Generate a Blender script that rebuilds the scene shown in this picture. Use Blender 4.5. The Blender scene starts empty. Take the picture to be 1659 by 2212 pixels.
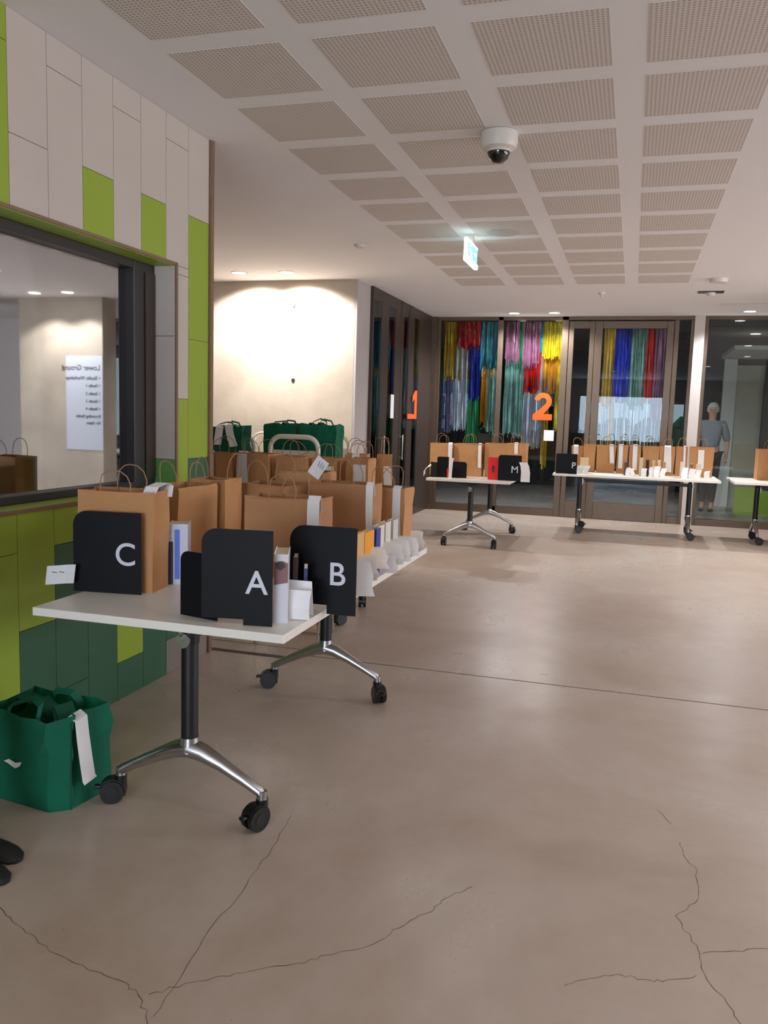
import bpy, bmesh, math, random
from mathutils import Vector, Matrix
random.seed(7)
C = bpy.context.scene.collection
sc = bpy.context.scene
R = math.radians
# ------------------------------------------------------------------ camera
cam = bpy.data.cameras.new('camera'); co = bpy.data.objects.new('camera', cam); C.objects.link(co)
cam.sensor_fit = 'VERTICAL'; cam.sensor_height = 36; cam.sensor_width = 27
cam.lens = 1795.05 / 2212 * 36; cam.clip_start = .05; cam.clip_end = 200
m = Matrix(((.95794464, -.06181452, .28021606), (.28540336, .10389083, -.95276), (.02978252, .99266594, .11716373))).to_4x4()
m.translation = (0, 0, 1.38); co.matrix_world = m
sc.camera = co
# ------------------------------------------------------------------ world, exposure
w = bpy.data.worlds.new('world'); sc.world = w; w.use_nodes = True
w.node_tree.nodes['Background'].inputs[0].default_value = (.60, .84, 1, 1)
w.node_tree.nodes['Background'].inputs[1].default_value = .16
sc.view_settings.view_transform = 'Standard'; sc.view_settings.look = 'None'
sc.view_settings.gamma = 1; sc.view_settings.use_curve_mapping = False
sc.view_settings.exposure = 1.35
sc.cycles.use_denoising = True
sc.cycles.sample_clamp_indirect = 6
sc.cycles.max_bounces = 8
def lamp(name, kind, loc, power, color, rot=(0, 0, 0), **kw):
    l = bpy.data.lights.new(name, kind); l.energy = power; l.color = color
    for k, v in kw.items(): setattr(l, k, v)
    o = bpy.data.objects.new(name, l); C.objects.link(o); o.location = loc; o.rotation_euler = rot
    return o
COOL = (.72, .83, 1); WARM = (1, .95, .91); NEUT = (1, .95, .91); FARC = (.95, .96, 1)
# daylight through the windows at the back of the hall; fill light added on its unseen far side
lamp('daylight_back', 'AREA', (-.4, -5.9, 1.4), 100, COOL, (R(90), 0, 0), shape='RECTANGLE', size=2.8, size_y=1.6)
lamp('side_fill', 'AREA', (6.9, 5.5, 1.6), 95, (.88, .91, 1), (0, R(90), 0), shape='RECTANGLE', size=1.8, size_y=7)
# ------------------------------------------------------------------ materials
def lin(c): return tuple(x / 12.92 if x <= .04045 else ((x + .055) / 1.055) ** 2.4 for x in c)
def mat(name, c, rough=.5, metal=0, noise=0, scale=8, bump=0, bscale=60, c2=None, coat=0, emit=None, es=0, spec=.5, sheen=0, trans=0):
    m = bpy.data.materials.new(name); m.use_nodes = True; n = m.node_tree.nodes; L = m.node_tree.links
    b = n['Principled BSDF']; b.inputs['Roughness'].default_value = rough; b.inputs['Metallic'].default_value = metal
    b.inputs['Specular IOR Level'].default_value = spec
    c = lin(c)
    b.inputs['Base Color'].default_value = (*c, 1)
    if coat: b.inputs['Coat Weight'].default_value = coat; b.inputs['Coat Roughness'].default_value = .15
    if sheen: b.inputs['Sheen Weight'].default_value = sheen
    if trans: b.inputs['Transmission Weight'].default_value = trans
    if emit: b.inputs['Emission Color'].default_value = (*lin(emit), 1); b.inputs['Emission Strength'].default_value = es
    tc = n.new('ShaderNodeTexCoord')
    if noise or c2:
        t = n.new('ShaderNodeTexNoise'); t.inputs['Scale'].default_value = scale; t.inputs['Detail'].default_value = 5
        L.new(tc.outputs['Object'], t.inputs['Vector'])
        r = n.new('ShaderNodeValToRGB'); L.new(t.outputs[0], r.inputs[0])
        k = lin(c2) if c2 else tuple(x * (1 - noise) for x in c)
        r.color_ramp.elements[0].position = .3; r.color_ramp.elements[1].position = .7
        r.color_ramp.elements[0].color = (*k, 1); r.color_ramp.elements[1].color = (*[min(1, x * (1 + noise * .5)) for x in c], 1)
        L.new(r.outputs[0], b.inputs['Base Color'])
    if bump:
        t2 = n.new('ShaderNodeTexNoise'); t2.inputs['Scale'].default_value = bscale; t2.inputs['Detail'].default_value = 4
        L.new(tc.outputs['Object'], t2.inputs['Vector'])
        bp = n.new('ShaderNodeBump'); bp.inputs['Strength'].default_value = bump; bp.inputs['Distance'].default_value = .01
        L.new(t2.outputs[0], bp.inputs['Height']); L.new(bp.outputs[0], b.inputs['Normal'])
    return m
def glassmat(name, tint, refl, rough=.01):
    m = bpy.data.materials.new(name); m.use_nodes = True; n = m.node_tree.nodes; L = m.node_tree.links
    n.remove(n['Principled BSDF']); o = n['Material Output']
    t = n.new('ShaderNodeBsdfTransparent'); t.inputs[0].default_value = (*tint, 1)
    g = n.new('ShaderNodeBsdfAnisotropic'); g.inputs['Color'].default_value = (.93, .97, 1, 1); g.inputs['Roughness'].default_value = rough
    f = n.new('ShaderNodeLayerWeight'); f.inputs[0].default_value = .22
    a = n.new('ShaderNodeMath'); a.operation = 'MULTIPLY_ADD'; a.inputs[1].default_value = 1 - refl; a.inputs[2].default_value = refl
    mx = n.new('ShaderNodeMixShader')
    L.new(f.outputs['Fresnel'], a.inputs[0]); L.new(a.outputs[0], mx.inputs[0]); L.new(t.outputs[0], mx.inputs[1]); L.new(g.outputs[0], mx.inputs[2])
    L.new(mx.outputs[0], o.inputs[0]); return m
M = {}
M['lime'] = mat('lime_tile', (.60, .69, .20), .45, noise=.04, scale=3)
M['green'] = mat('green_tile', (.20, .38, .27), .4, noise=.06, scale=3)
M['midgreen'] = mat('mid_green_tile', (.38, .62, .32), .4, noise=.06, scale=3)
M['white_tile'] = mat('white_tile', (.80, .755, .715), .5, noise=.03, scale=3)
M['white_shaded'] = mat('shaded_white_tile', (.52, .47, .44), .5, noise=.05, scale=3)  # white tile with the shade near the floor put into its colour
M['grout'] = mat('grout', (.55, .52, .48), .9)
M['trimwood'] = mat('brown_trim', (.56, .44, .36), .4, metal=.3, noise=.1, scale=20)
M['paint'] = mat('white_paint', (.86, .83, .81), .8, noise=.015, scale=2)
M['ceil'] = mat('ceiling_paint', (.91, .895, .895), .85, noise=.01, scale=1)
M['concrete'] = mat('wall_concrete', (.78, .735, .675), .75, c2=(.70, .65, .59), scale=2.2, bump=.25, bscale=9)
M['concrete2'] = mat('wall_concrete_return', (.72, .69, .68), .8, noise=.06, scale=3)
M['bronze'] = mat('bronze_frame', (.42, .355, .295), .35, metal=.55, noise=.05, scale=10)
M['bronze_dark'] = mat('dark_bronze_frame', (.30, .25, .225), .4, metal=.4, noise=.05, scale=10)
M['darkframe'] = mat('dark_window_frame', (.24, .22, .22), .45, metal=.3)
M['glass_left'] = glassmat('coated_glass', (.5, .55, .56), .45, .02)
M['glass'] = glassmat('clear_glass', (.9, .93, .92), .0, .005)
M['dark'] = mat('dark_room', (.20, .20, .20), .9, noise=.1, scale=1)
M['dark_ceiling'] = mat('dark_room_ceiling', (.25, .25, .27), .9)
M['table'] = mat('white_laminate', (.93, .91, .87), .42, noise=.01, scale=2, coat=.15)
M['black_metal'] = mat('black_powder_coat', (.045, .045, .06), .45, bump=.05, bscale=300)
M['alu'] = mat('brushed_aluminium', (.72, .72, .73), .28, metal=1, noise=.08, scale=30)
M['chrome'] = mat('chrome', (.85, .85, .86), .08, metal=1)
M['rubber'] = mat('black_caster_plastic', (.06, .06, .065), .35)
M['rubber2'] = mat('grey_caster_hub', (.11, .11, .12), .3)
M['bookend'] = mat('black_bookend_steel', (.03, .032, .06), .55, spec=.25, bump=.03, bscale=400)
M['letter'] = mat('white_letter_vinyl', (.85, .86, .9), .6)
M['kraft'] = mat('kraft_paper', (.77, .56, .36), .75, noise=.06, scale=14, bump=.12, bscale=12)
M['kraft2'] = mat('kraft_paper_darker', (.71, .51, .345), .75, noise=.07, scale=12, bump=.15, bscale=10)
M['cord'] = mat('paper_cord', (.66, .50, .36), .8, bump=.3, bscale=500)
M['paper'] = mat('white_paper', (.95, .945, .94), .8, noise=.015, scale=10)
M['ink'] = mat('ink', (.25, .25, .30), .8)
M['pages'] = mat('book_pages', (.88, .82, .70), .9, noise=.05, scale=90)
M['bagfab'] = mat('green_nonwoven_fabric', (.0, .47, .35), .7, noise=.12, scale=9, bump=.2, bscale=14, sheen=.1)
_n = M['bagfab'].node_tree.nodes; _t = _n.new('ShaderNodeBsdfTranslucent'); _t.inputs[0].default_value = (.0, .42, .2, 1); _x = _n.new('ShaderNodeMixShader'); _x.inputs[0].default_value = .4
_l = M['bagfab'].node_tree.links; _l.new(_n['Principled BSDF'].outputs[0], _x.inputs[1]); _l.new(_t.outputs[0], _x.inputs[2]); _l.new(_x.outputs[0], _n['Material Output'].inputs[0])
M['bagfab_d'] = mat('green_fabric_inside', (.0, .30, .2), .8, noise=.1)
M['trolley'] = mat('cream_enamel', (.93, .90, .83), .35)
M['shoe'] = mat('black_shoe_fabric', (.05, .05, .05), .7)
M['skin'] = mat('skin', (.78, .55, .46), .6)
M['orange'] = mat('orange_vinyl', (1, .36, .08), .6, emit=(1, .30, .05), es=0)
M['emit'] = mat('lamp_glow', (1, 1, 1), .5, emit=(1, .97, .93), es=9)
M['exit_emit'] = mat('exit_edge_glow', (.9, 1, 1), .5, emit=(.86, 1, 1), es=1.6)
M['exit_face'] = mat('exit_face', (.45, .68, .72), .5, emit=(.50, .72, .76), es=.55)
M['exit_man'] = mat('exit_pictogram', (.8, .9, 1), .5, emit=(.78, .88, .97), es=.8)
M['plastic'] = mat('white_plastic', (.85, .82, .78), .4)
M['dome'] = mat('smoked_dome', (.03, .025, .025), .08, spec=.8)
M['greydisc'] = mat('speaker_grille', (.73, .69, .68), .8, noise=.1, scale=200)
M['crack'] = mat('floor_crack', (.36, .30, .26), .9)
M['joint'] = mat('floor_joint', (.36, .31, .28), .8)
M['poster'] = mat('poster_board', (.80, .83, .88), .4)
M['hedge'] = mat('hedge_leaves', (.35, .68, .5), .8, noise=.4, scale=4)
M['hair_white'] = mat('white_hair', (.75, .72, .70), .9)
M['hair_dark'] = mat('dark_hair', (.15, .1, .08), .9)
M['cloth_white'] = mat('pale_shirt', (.5, .5, .52), .9)
M['cloth_dark'] = mat('dark_trousers', (.09, .09, .11), .9)

def ceiling_perf():
    m = mat('perforated_panel', (.80, .765, .74), .9); n = m.node_tree.nodes; L = m.node_tree.links; b = n['Principled BSDF']
    tc = n.new('ShaderNodeTexCoord'); sx = n.new('ShaderNodeSeparateXYZ'); L.new(tc.outputs['Object'], sx.inputs[0])
    def ma(op, a, v=None, c=None):
        x = n.new('ShaderNodeMath'); x.operation = op
        L.new(a, x.inputs[0])
        if hasattr(v, 'is_output') or hasattr(v, 'links'): L.new(v, x.inputs[1])
        elif v is not None: x.inputs[1].default_value = v
        if c is not None: x.inputs[2].default_value = c
        return x.outputs[0]
    outs = []
    for ax in 'XY':
        f = ma('FRACT', ma('DIVIDE', sx.outputs[ax], .0175)); outs.append(ma('POWER', ma('SUBTRACT', f, .5), 2.0))
    d = ma('ADD', outs[0], outs[1])
    hole = ma('LESS_THAN', d, .085)
    mx = n.new('ShaderNodeMix'); mx.data_type = 'RGBA'
    L.new(hole, mx.inputs[0]); mx.inputs[6].default_value = (*lin((.845, .81, .785)), 1); mx.inputs[7].default_value = (*lin((.68, .63, .59)), 1)
    L.new(mx.outputs[2], b.inputs['Base Color'])
    return m
M['perf'] = ceiling_perf()

def floor_mat():
    m = mat('polished_concrete', (.62, .56, .50), .3); n = m.node_tree.nodes; L = m.node_tree.links; b = n['Principled BSDF']
    tc = n.new('ShaderNodeTexCoord')
    t = n.new('ShaderNodeTexNoise'); t.inputs['Scale'].default_value = .9; t.inputs['Detail'].default_value = 7; t.inputs['Roughness'].default_value = .6; t.inputs['Distortion'].default_value = .4
    L.new(tc.outputs['Object'], t.inputs['Vector'])
    r = n.new('ShaderNodeValToRGB'); L.new(t.outputs[0], r.inputs[0])
    r.color_ramp.elements[0].position = .33; r.color_ramp.elements[0].color = (*lin((.65, .57, .505)), 1)
    r.color_ramp.elements[1].position = .68; r.color_ramp.elements[1].color = (*lin((.76, .705, .66)), 1)
    t3 = n.new('ShaderNodeTexNoise'); t3.inputs['Scale'].default_value = 5; t3.inputs['Detail'].default_value = 8; t3.inputs['Roughness'].default_value = .7
    L.new(tc.outputs['Object'], t3.inputs['Vector'])
    r3 = n.new('ShaderNodeValToRGB'); L.new(t3.outputs[0], r3.inputs[0])
    r3.color_ramp.elements[0].position = .25; r3.color_ramp.elements[0].color = (.82, .78, .74, 1); r3.color_ramp.elements[1].position = .6; r3.color_ramp.elements[1].color = (1, 1, 1, 1)
    mx = n.new('ShaderNodeMix'); mx.data_type = 'RGBA'; mx.blend_type = 'MULTIPLY'; mx.inputs[0].default_value = .4
    L.new(r.outputs[0], mx.inputs[6]); L.new(r3.outputs[0], mx.inputs[7])
    # dark specks
    v = n.new('ShaderNodeTexVoronoi'); v.inputs['Scale'].default_value = 9; L.new(tc.outputs['Object'], v.inputs['Vector'])
    r4 = n.new('ShaderNodeValToRGB'); L.new(v.outputs['Distance'], r4.inputs[0])
    r4.color_ramp.elements[0].position = .02; r4.color_ramp.elements[0].color = (.45, .4, .36, 1); r4.color_ramp.elements[1].position = .035; r4.color_ramp.elements[1].color = (1, 1, 1, 1)
    mx2 = n.new('ShaderNodeMix'); mx2.data_type = 'RGBA'; mx2.blend_type = 'MULTIPLY'; mx2.inputs[0].default_value = .6
    L.new(mx.outputs[2], mx2.inputs[6]); L.new(r4.outputs[0], mx2.inputs[7]); L.new(mx2.outputs[2], b.inputs['Base Color'])
    rr = n.new('ShaderNodeMapRange'); L.new(t.outputs[0], rr.inputs[0]); rr.inputs[1].default_value = .3; rr.inputs[2].default_value = .7; rr.inputs[3].default_value = .36; rr.inputs[4].default_value = .24
    L.new(rr.outputs[0], b.inputs['Roughness'])
    bp = n.new('ShaderNodeBump'); bp.inputs['Strength'].default_value = .1; bp.inputs['Distance'].default_value = .0008; L.new(t3.outputs[0], bp.inputs['Height']); L.new(bp.outputs[0], b.inputs['Normal'])
    b.inputs['Specular IOR Level'].default_value = .6
    return m
M['floor'] = floor_mat()

# ------------------------------------------------------------------ mesh helpers
class MB:
    def __init__(s): s.v = []; s.f = []
    def add(s, vs, fs):
        o = len(s.v); s.v += [tuple(x) for x in vs]; s.f += [tuple(i + o for i in f) for f in fs]; return s
    def box(s, x0, x1, y0, y1, z0, z1):
        return s.add([(x, y, z) for x in (x0, x1) for y in (y0, y1) for z in (z0, z1)],
                     [(0, 1, 3, 2), (4, 6, 7, 5), (0, 4, 5, 1), (2, 3, 7, 6), (0, 2, 6, 4), (1, 5, 7, 3)])
    def tube(s, path, r, n=8, closed=False, flat=1.0):
        P = [Vector(p) for p in path]; k = len(P); rs = r if isinstance(r, (list, tuple)) else [r] * k
        vs = []; up = Vector((0, 0, 1)); prev = None
        for i in range(k):
            a = P[i - 1] if (i or closed) else P[0]; b = P[(i + 1) % k] if (i < k - 1 or closed) else P[-1]
            t = (b - a).normalized()
            if prev is None:
                u = t.cross(up) if abs(t.z) < .95 else t.cross(Vector((0, 1, 0)))
            else:
                u = prev - t * prev.dot(t)
            u.normalize(); prev = u; wv = u.cross(t).normalized()
            for j in range(n):
                q = 2 * math.pi * j / n; vs.append(P[i] + (u * math.cos(q) + wv * math.sin(q) * flat) * rs[i])
        fs = []
        for i in range(k if closed else k - 1):
            for j in range(n):
                a = i * n; b = ((i + 1) % k) * n
                fs.append((a + j, b + j, b + (j + 1) % n, a + (j + 1) % n))
        if not closed: fs += [tuple(range(n)), tuple(reversed(range((k - 1) * n, k * n)))]
        return s.add(vs, fs)
    def cyl(s, a, b, r, n=16, r2=None): return s.tube([a, b], [r, r if r2 is None else r2], n)
    def prism(s, poly, fn, t0, t1):
        k = len(poly); vs = [fn(u, v, t0) for u, v in poly] + [fn(u, v, t1) for u, v in poly]
        return s.add(vs, [tuple(range(k)), tuple(reversed(range(k, 2 * k)))] + [(i, i + k, (i + 1) % k + k, (i + 1) % k) for i in range(k)])
    def lathe(s, prof, c=(0, 0, 0), n=24):
        vs = []; fs = []; k = len(prof)
        for j in range(n):
            q = 2 * math.pi * j / n
            for r, z in prof: vs.append((c[0] + r * math.cos(q), c[1] + r * math.sin(q), c[2] + z))
        for j in range(n):
            for i in range(k - 1):
                a = j * k + i; b = ((j + 1) % n) * k + i; fs.append((a, b, b + 1, a + 1))
        return s.add(vs, fs)
    def build(s, name, mt, parent=None, smooth=False, bevel=0, loc=None, rot=None, solid=0):
        me = bpy.data.meshes.new(name); me.from_pydata(s.v, [], s.f)
        bm = bmesh.new(); bm.from_mesh(me); bmesh.ops.recalc_face_normals(bm, faces=bm.faces); bm.to_mesh(me); bm.free()
        me.materials.append(M[mt] if isinstance(mt, str) else mt)
        if smooth:
            me.polygons.foreach_set('use_smooth', [True] * len(me.polygons))
        o = bpy.data.objects.new(name, me); C.objects.link(o)
        if parent: o.parent = parent
        if loc: o.location = loc
        if rot: o.rotation_euler = rot
        if solid: q = o.modifiers.new('solid', 'SOLIDIFY'); q.thickness = solid; q.offset = 0
        if bevel: q = o.modifiers.new('bevel', 'BEVEL'); q.width = bevel; q.segments = 2; q.limit_method = 'ANGLE'
        if smooth:
            q = o.modifiers.new('wn', 'WEIGHTED_NORMAL') if False else None
            try: me.set_sharp_from_angle(angle=R(40))
            except Exception: pass
        return o
def tag(o, label, cat, group=None, kind=None):
    o['label'] = label; o['category'] = cat
    if group: o['group'] = group
    if kind: o['kind'] = kind
    return o
def thing(name, label, cat, loc=(0, 0, 0), rz=0, group=None):
    o = bpy.data.objects.new(name, None); C.objects.link(o); o.location = loc; o.rotation_euler = (0, 0, rz)
    return tag(o, label, cat, group)
def struct(o, label=None):
    o['kind'] = 'structure'
    if label: o['label'] = label
    return o
def sbox(name, mt, x0, x1, y0, y1, z0, z1, parent=None, bevel=0):
    o = MB().box(x0, x1, y0, y1, z0, z1).build(name, mt, parent, bevel=bevel)
    if parent is None: struct(o)
    return o
def arc(cx, cy, r, a0, a1, n): return [(cx + r * math.cos(R(a0 + (a1 - a0) * i / n)), cy + r * math.sin(R(a0 + (a1 - a0) * i / n))) for i in range(n + 1)]

# ------------------------------------------------------------------ room shell
H = 2.795
fl = sbox('floor', 'floor', -6.5, 7, -6, 18, -.1, 0)
ce = sbox('ceiling', 'ceil', -6.5, 7, -6, 12.0, H, H + .1)
struct(fl, 'polished beige concrete floor'); struct(ce, 'white plasterboard ceiling')
for i in range(-4, 9):
    for x0 in (-1.884, -1.267, -.65, -.033):
        y0 = 3.745 + .615 * i
        MB().box(-.242, .242, -.245, .245, -.002, .004).build('ceiling_panel', 'perf', ce, loc=(x0 + .242, y0 + .245, H))
# near wall on the left, backing and tiles
XL = -2.245
WY0, WY1, WZ0, WZ1 = .6, 3.80, .968, 2.09
wl = MB()
wl.box(-2.46, XL - .008, -6, WY0, 0, H); wl.box(-2.46, XL - .008, WY1, 4.14, 0, H)
wl.box(-2.46, XL - .008, WY0, WY1, 0, WZ0); wl.box(-2.46, XL - .008, WY0, WY1, WZ1, H)
wl = struct(wl.build('wall_left', 'grout'), 'green and white tiled wall on the left')
cols = {}
def tcol(k, zc):
    if k == 7: return 'white_tile' if zc > 2.365 else 'lime' if zc > 1.115 else 'green' if zc > .49 else 'white_shaded'
    if k == 6: return 'white_tile' if zc > 1.42 else 'lime' if zc > .8 else 'green' if zc > .18 else 'white_shaded'
    if k == 5: return 'white_tile' if zc > 2.365 else 'lime' if zc > .49 else 'green'
    if k == 4: return 'white_tile' if zc > 1.42 else 'lime' if zc > .18 else 'green'
    if k == 3: return 'white_tile' if zc > 2.365 else 'lime' if zc > .49 else 'green'
    if k == 2: return 'white_tile' if zc > 1.42 else 'lime' if zc > .8 else 'green'
    if k == 1: return 'white_tile' if zc > 1.7 else 'lime' if zc > .49 else 'green'
    if k == 0: return 'lime'
    return ['white_tile', 'lime', 'lime', 'green'][(k * 7 + int(zc * 3)) % 4] if zc < 2.0 else ['white_tile', 'lime'][(k * 5) % 3 == 0]
yb = lambda k: 2.422 + .2148 * k
for k in range(-14, 8):
    a, b = yb(k), min(yb(k + 1), 4.14)
    zs = [.18 + .3115 * j for j in range(-1, 10) if (j % 2 == 0) == (k % 2 == 0)]
    zs = [0] + [z for z in zs if 0.02 < z < H - .02] + [H]
    for z0, z1 in zip(zs[:-1], zs[1:]):
        mt = tcol(k, (z0 + z1) / 2)
        spans = [(a, b, z0, z1)]
        if b > WY0 and a < WY1:      # cut around the window
            spans = []
            if z0 < WZ0: spans.append((a, b, z0, min(z1, WZ0)))
            if z1 > WZ1: spans.append((a, b, max(z0, WZ1), z1))
            m0, m1 = max(z0, WZ0), min(z1, WZ1)
            if m1 > m0:
                if a < WY0 < b: spans.append((a, WY0, m0, m1))
                if a < WY1 < b: spans.append((WY1, b, m0, m1))
        for p, q, r_, s_ in spans:
            if q - p < .01 or s_ - r_ < .01: continue
            g = .0013
            MB().box(XL - .009, XL, p + g, q - g, r_ + g, s_ - g).build('tile', mt, wl)
struct(sbox('trim_1', 'trimwood', -2.47, -2.232, 4.142, 4.175, 0, H), 'brown metal edge at the end of the tiled wall')
# window in the left wall
wi = struct(bpy.data.objects.new('window_1', None), 'large fixed window in the tiled wall'); C.objects.link(wi)
# reveal lining tiles (right side), soffit, sill
for z0, z1, mt in ((WZ0, 1.115, 'midgreen'), (1.115, 1.74, 'white_tile'), (1.74, WZ1, 'white_tile')):
    MB().box(-2.375, XL - .002, WY1 - .006, WY1 + .001, z0 + .002, z1 - .002).build('tile', mt, wi)
MB().box(-2.375, XL - .002, WY0, WY1 - .007, WZ1 - .005, WZ1 + .001).build('soffit', 'lime', wi)
MB().box(-2.375, XL - .002, WY0, WY1 - .007, WZ0 - .001, WZ0 + .005).build('sill', 'lime', wi)
e = MB(); e.box(XL - .002, XL + .008, WY1 - .004, WY1 + .012, WZ0 - .012, WZ1 + .012); e.box(XL - .002, XL + .008, WY0 - .012, WY1, WZ1 - .002, WZ1 + .012); e.box(XL - .002, XL + .008, WY0 - .012, WY1, WZ0 - .012, WZ0 + .003)
e.build('edge_trim', 'trimwood', wi)
f = MB(); f.box(-2.44, -2.36, WY1 - .19, WY1 - .007, WZ0 + .005, WZ1 - .005)
f.box(-2.44, -2.36, WY0, WY1 - .19, WZ1 - .045, WZ1 - .005); f.box(-2.44, -2.36, WY0, WY1 - .19, WZ0 + .005, WZ0 + .04)
f.build('window_frame', 'darkframe', wi, bevel=.004)
MB().box(-2.358, -2.352, WY1 - .10, WY1 - .02, WZ0 + .05, WZ1 - .05).build('frame_stop', 'bronze_dark', wi)
MB().box(-2.412, -2.405, WY0 + .01, WY1 - .18, WZ0 + .03, WZ1 - .03).build('glass', 'glass_left', wi)
# dark room behind that window
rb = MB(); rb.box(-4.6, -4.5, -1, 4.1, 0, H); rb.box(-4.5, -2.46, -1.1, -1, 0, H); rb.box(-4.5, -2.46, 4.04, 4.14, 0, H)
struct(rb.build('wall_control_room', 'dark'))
# alcove
sbox('wall_alcove_back', 'concrete', -6.5, -2.92, 8.6, 9.05, 0, H)
sbox('wall_alcove_end', 'concrete2', -2.922, -2.895, 8.6, 9.06, 0, H)
sbox('wall_alcove_left', 'paint', -6.6, -6.5, 4.1, 8.6, 0, H)
sbox('wall_alcove_front', 'paint', -6.5, -4.6, 4.04, 4.14, 0, H)
for x, z in ((-3.62, 1.72), (-3.63, 2.52)):
    tag(MB().lathe([(0, .012), (.016, .012), (.022, 0)], n=16).build('wall_plug', 'bronze_dark', loc=(x, 8.6, z), rot=(R(90), 0, 0), smooth=True),
        'small round plug in the concrete wall %s' % ('just above the green bags' if z < 2 else 'between the two light pools'), 'plug')
# shell behind the camera and to the right
bw = MB(); bw.box(-6.5, 7, -6.1, -6, 0, .55); bw.box(-6.5, 7, -6.1, -6, 2.0, H); bw.box(-6.5, -1.8, -6.1, -6, .55, 2.0); bw.box(1.05, 7, -6.1, -6, .55, 2.0)
struct(bw.build('wall_back', 'paint'))
rw = MB(); rw.box(7, 7.1, -6, 18, 0, .6); rw.box(7, 7.1, -6, 18, 2.5, H); rw.box(7, 7.1, -6, 1.8, .6, 2.5); rw.box(7, 7.1, 9.2, 18, .6, 2.5)
struct(rw.build('wall_right', 'paint'))
bl = sbox('wall_blade', 'concrete', 1.96, 3.27, 9.62, 9.92, 0, H); struct(bl, 'concrete wall seen mirrored in the left window')
sbox('wall_blade_side', 'bronze_dark', 3.9, 4.3, 9.2, 9.9, 0, H)

# ------------------------------------------------------------------ glazed wall along the left, beyond the alcove (studio 1)
g1 = struct(bpy.data.objects.new('window_2', None), 'dark framed glazed wall with orange number one'); C.objects.link(g1)
XG = -2.87
for a, b in ((9.06, 9.10), (9.42, 9.72), (10.02, 10.28), (10.28, 10.38), (10.66, 10.80), (10.80, 10.92), (11.22, 11.92)):
    MB().box(XG - .03, XG + .006 + (.006 if b - a < .15 else 0), a, b, .0, H).build('mullion', 'bronze_dark', g1, bevel=.004)
MB().box(XG - .03, XG + .005, 9.1, 11.92, H - .13, H).build('head_rail', 'bronze_dark', g1)
MB().box(XG - .03, XG + .005, 9.1, 11.92, 0, .12).build('bottom_rail', 'bronze_dark', g1)
for a, b in ((9.10, 9.42), (9.72, 10.02), (10.38, 10.66), (10.92, 11.22)):
    MB().box(XG - .006, XG, a, b, .12, H - .13).build('glass', 'glass', g1)
for y in (9.50, 10.33):
    t = MB(); t.cyl((XG + .05, y, .80), (XG + .05, y, 1.12), .011, 10); t.cyl((XG, y, .83), (XG + .05, y, .83), .007, 8); t.cyl((XG, y, 1.09), (XG + .05, y, 1.09), .007, 8)
    t.build('pull_handle', 'chrome', g1, smooth=True)
MB().box(XG + .012, XG + .014, 9.86, 10.0, 1.33, 1.62).build('notice', 'paper', g1)
one = [(0, 0), (.47, 0), (.47, .38), (.38, .38), (.24, .30), (.24, .22), (.35, .27), (.35, .065), (0, .065)]
tag(MB().prism(one, lambda u, v, t: (XG + .03 + t, 10.60 + u, 1.325 + v), 0, .004).build('door_number', 'orange'), 'orange numeral 1 on the dark glazed wall', 'number')
struct(sbox('wall_corner', 'bronze', -2.875, -2.79, 11.92, 12.03, 0, H), 'corner post between both glazed walls')

# ------------------------------------------------------------------ far glazed wall
YF = 12.0
g2 = struct(bpy.data.objects.new('window_3', None), 'far glazed wall with foil curtains behind it'); C.objects.link(g2)
def fr(par, name, x0, x1, z0, z1, y0=YF - .03, y1=YF + .05, mt='bronze'): return MB().box(x0, x1, y0, y1, z0, z1).build(name, mt, par, bevel=.004)
for a, b in ((-2.79, -2.745), (-1.91, -1.84), (-1.02, -.93)): fr(g2, 'mullion', a, b, 0, H)
fr(g2, 'head_rail', -2.745, .707, H - .05, H); fr(g2, 'bottom_rail', -2.745, -1.02, 0, .10)
for a, b in ((-2.745, -1.91), (-1.84, -1.02)): MB().box(a, b, YF + .005, YF + .011, .1, H - .05).build('glass', 'glass', g2)
d1 = struct(bpy.data.objects.new('door_1', None), 'narrow glazed door leaf beside the numeral two'); C.objects.link(d1)
for n_, a, b, z0, z1 in (('stile', -.92, -.855, 0, 2.73), ('stile', -.64, -.575, 0, 2.73), ('top_rail', -.855, -.64, 2.63, 2.73), ('bottom_rail', -.855, -.64, .01, .24)):
    fr(d1, n_, a, b, z0, z1, YF - .045, YF + .01)
MB().box(-.855, -.64, YF - .02, YF - .014, .24, 2.63).build('glass', 'glass', d1)
d2 = struct(bpy.data.objects.new('door_2', None), 'wide glazed door leaf with foil strips behind'); C.objects.link(d2)
for n_, a, b, z0, z1 in (('stile', -.57, -.47, 0, 2.73), ('stile', .365, .455, 0, 2.73), ('top_rail', -.47, .365, 2.63, 2.73), ('bottom_rail', -.47, .365, .01, .24)):
    fr(d2, n_, a, b, z0, z1, YF - .045, YF + .01)
MB().box(-.47, .365, YF - .02, YF - .014, .24, 2.63).build('glass', 'glass', d2)
w4 = struct(bpy.data.objects.new('window_4', None), 'narrow sidelight between the door and the white column'); C.objects.link(w4)
fr(w4, 'mullion', .46, .52, 0, H - .05); fr(w4, 'mullion', .665, .707, 0, H - .05); fr(w4, 'bottom_rail', .52, .665, 0, .1)
MB().box(.52, .665, YF + .005, YF + .011, .1, H - .05).build('glass', 'glass', w4)
struct(sbox('column', 'paint', .708, .838, 11.93, 12.1, 0, H), 'white column between the glazed bays')
w5 = struct(bpy.data.objects.new('window_5', None), 'wide glass pane right of the white column'); C.objects.link(w5)
fr(w5, 'mullion', .84, .885, 0, H); fr(w5, 'head_rail', .885, 4, H - .045, H); fr(w5, 'bottom_rail', .885, 4, 0, .09)
MB().box(.885, 4, YF + .005, YF + .011, .09, H - .045).build('glass', glassmat('studio_glass', (.85, .9, .88), .03, .01), w5)
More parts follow.
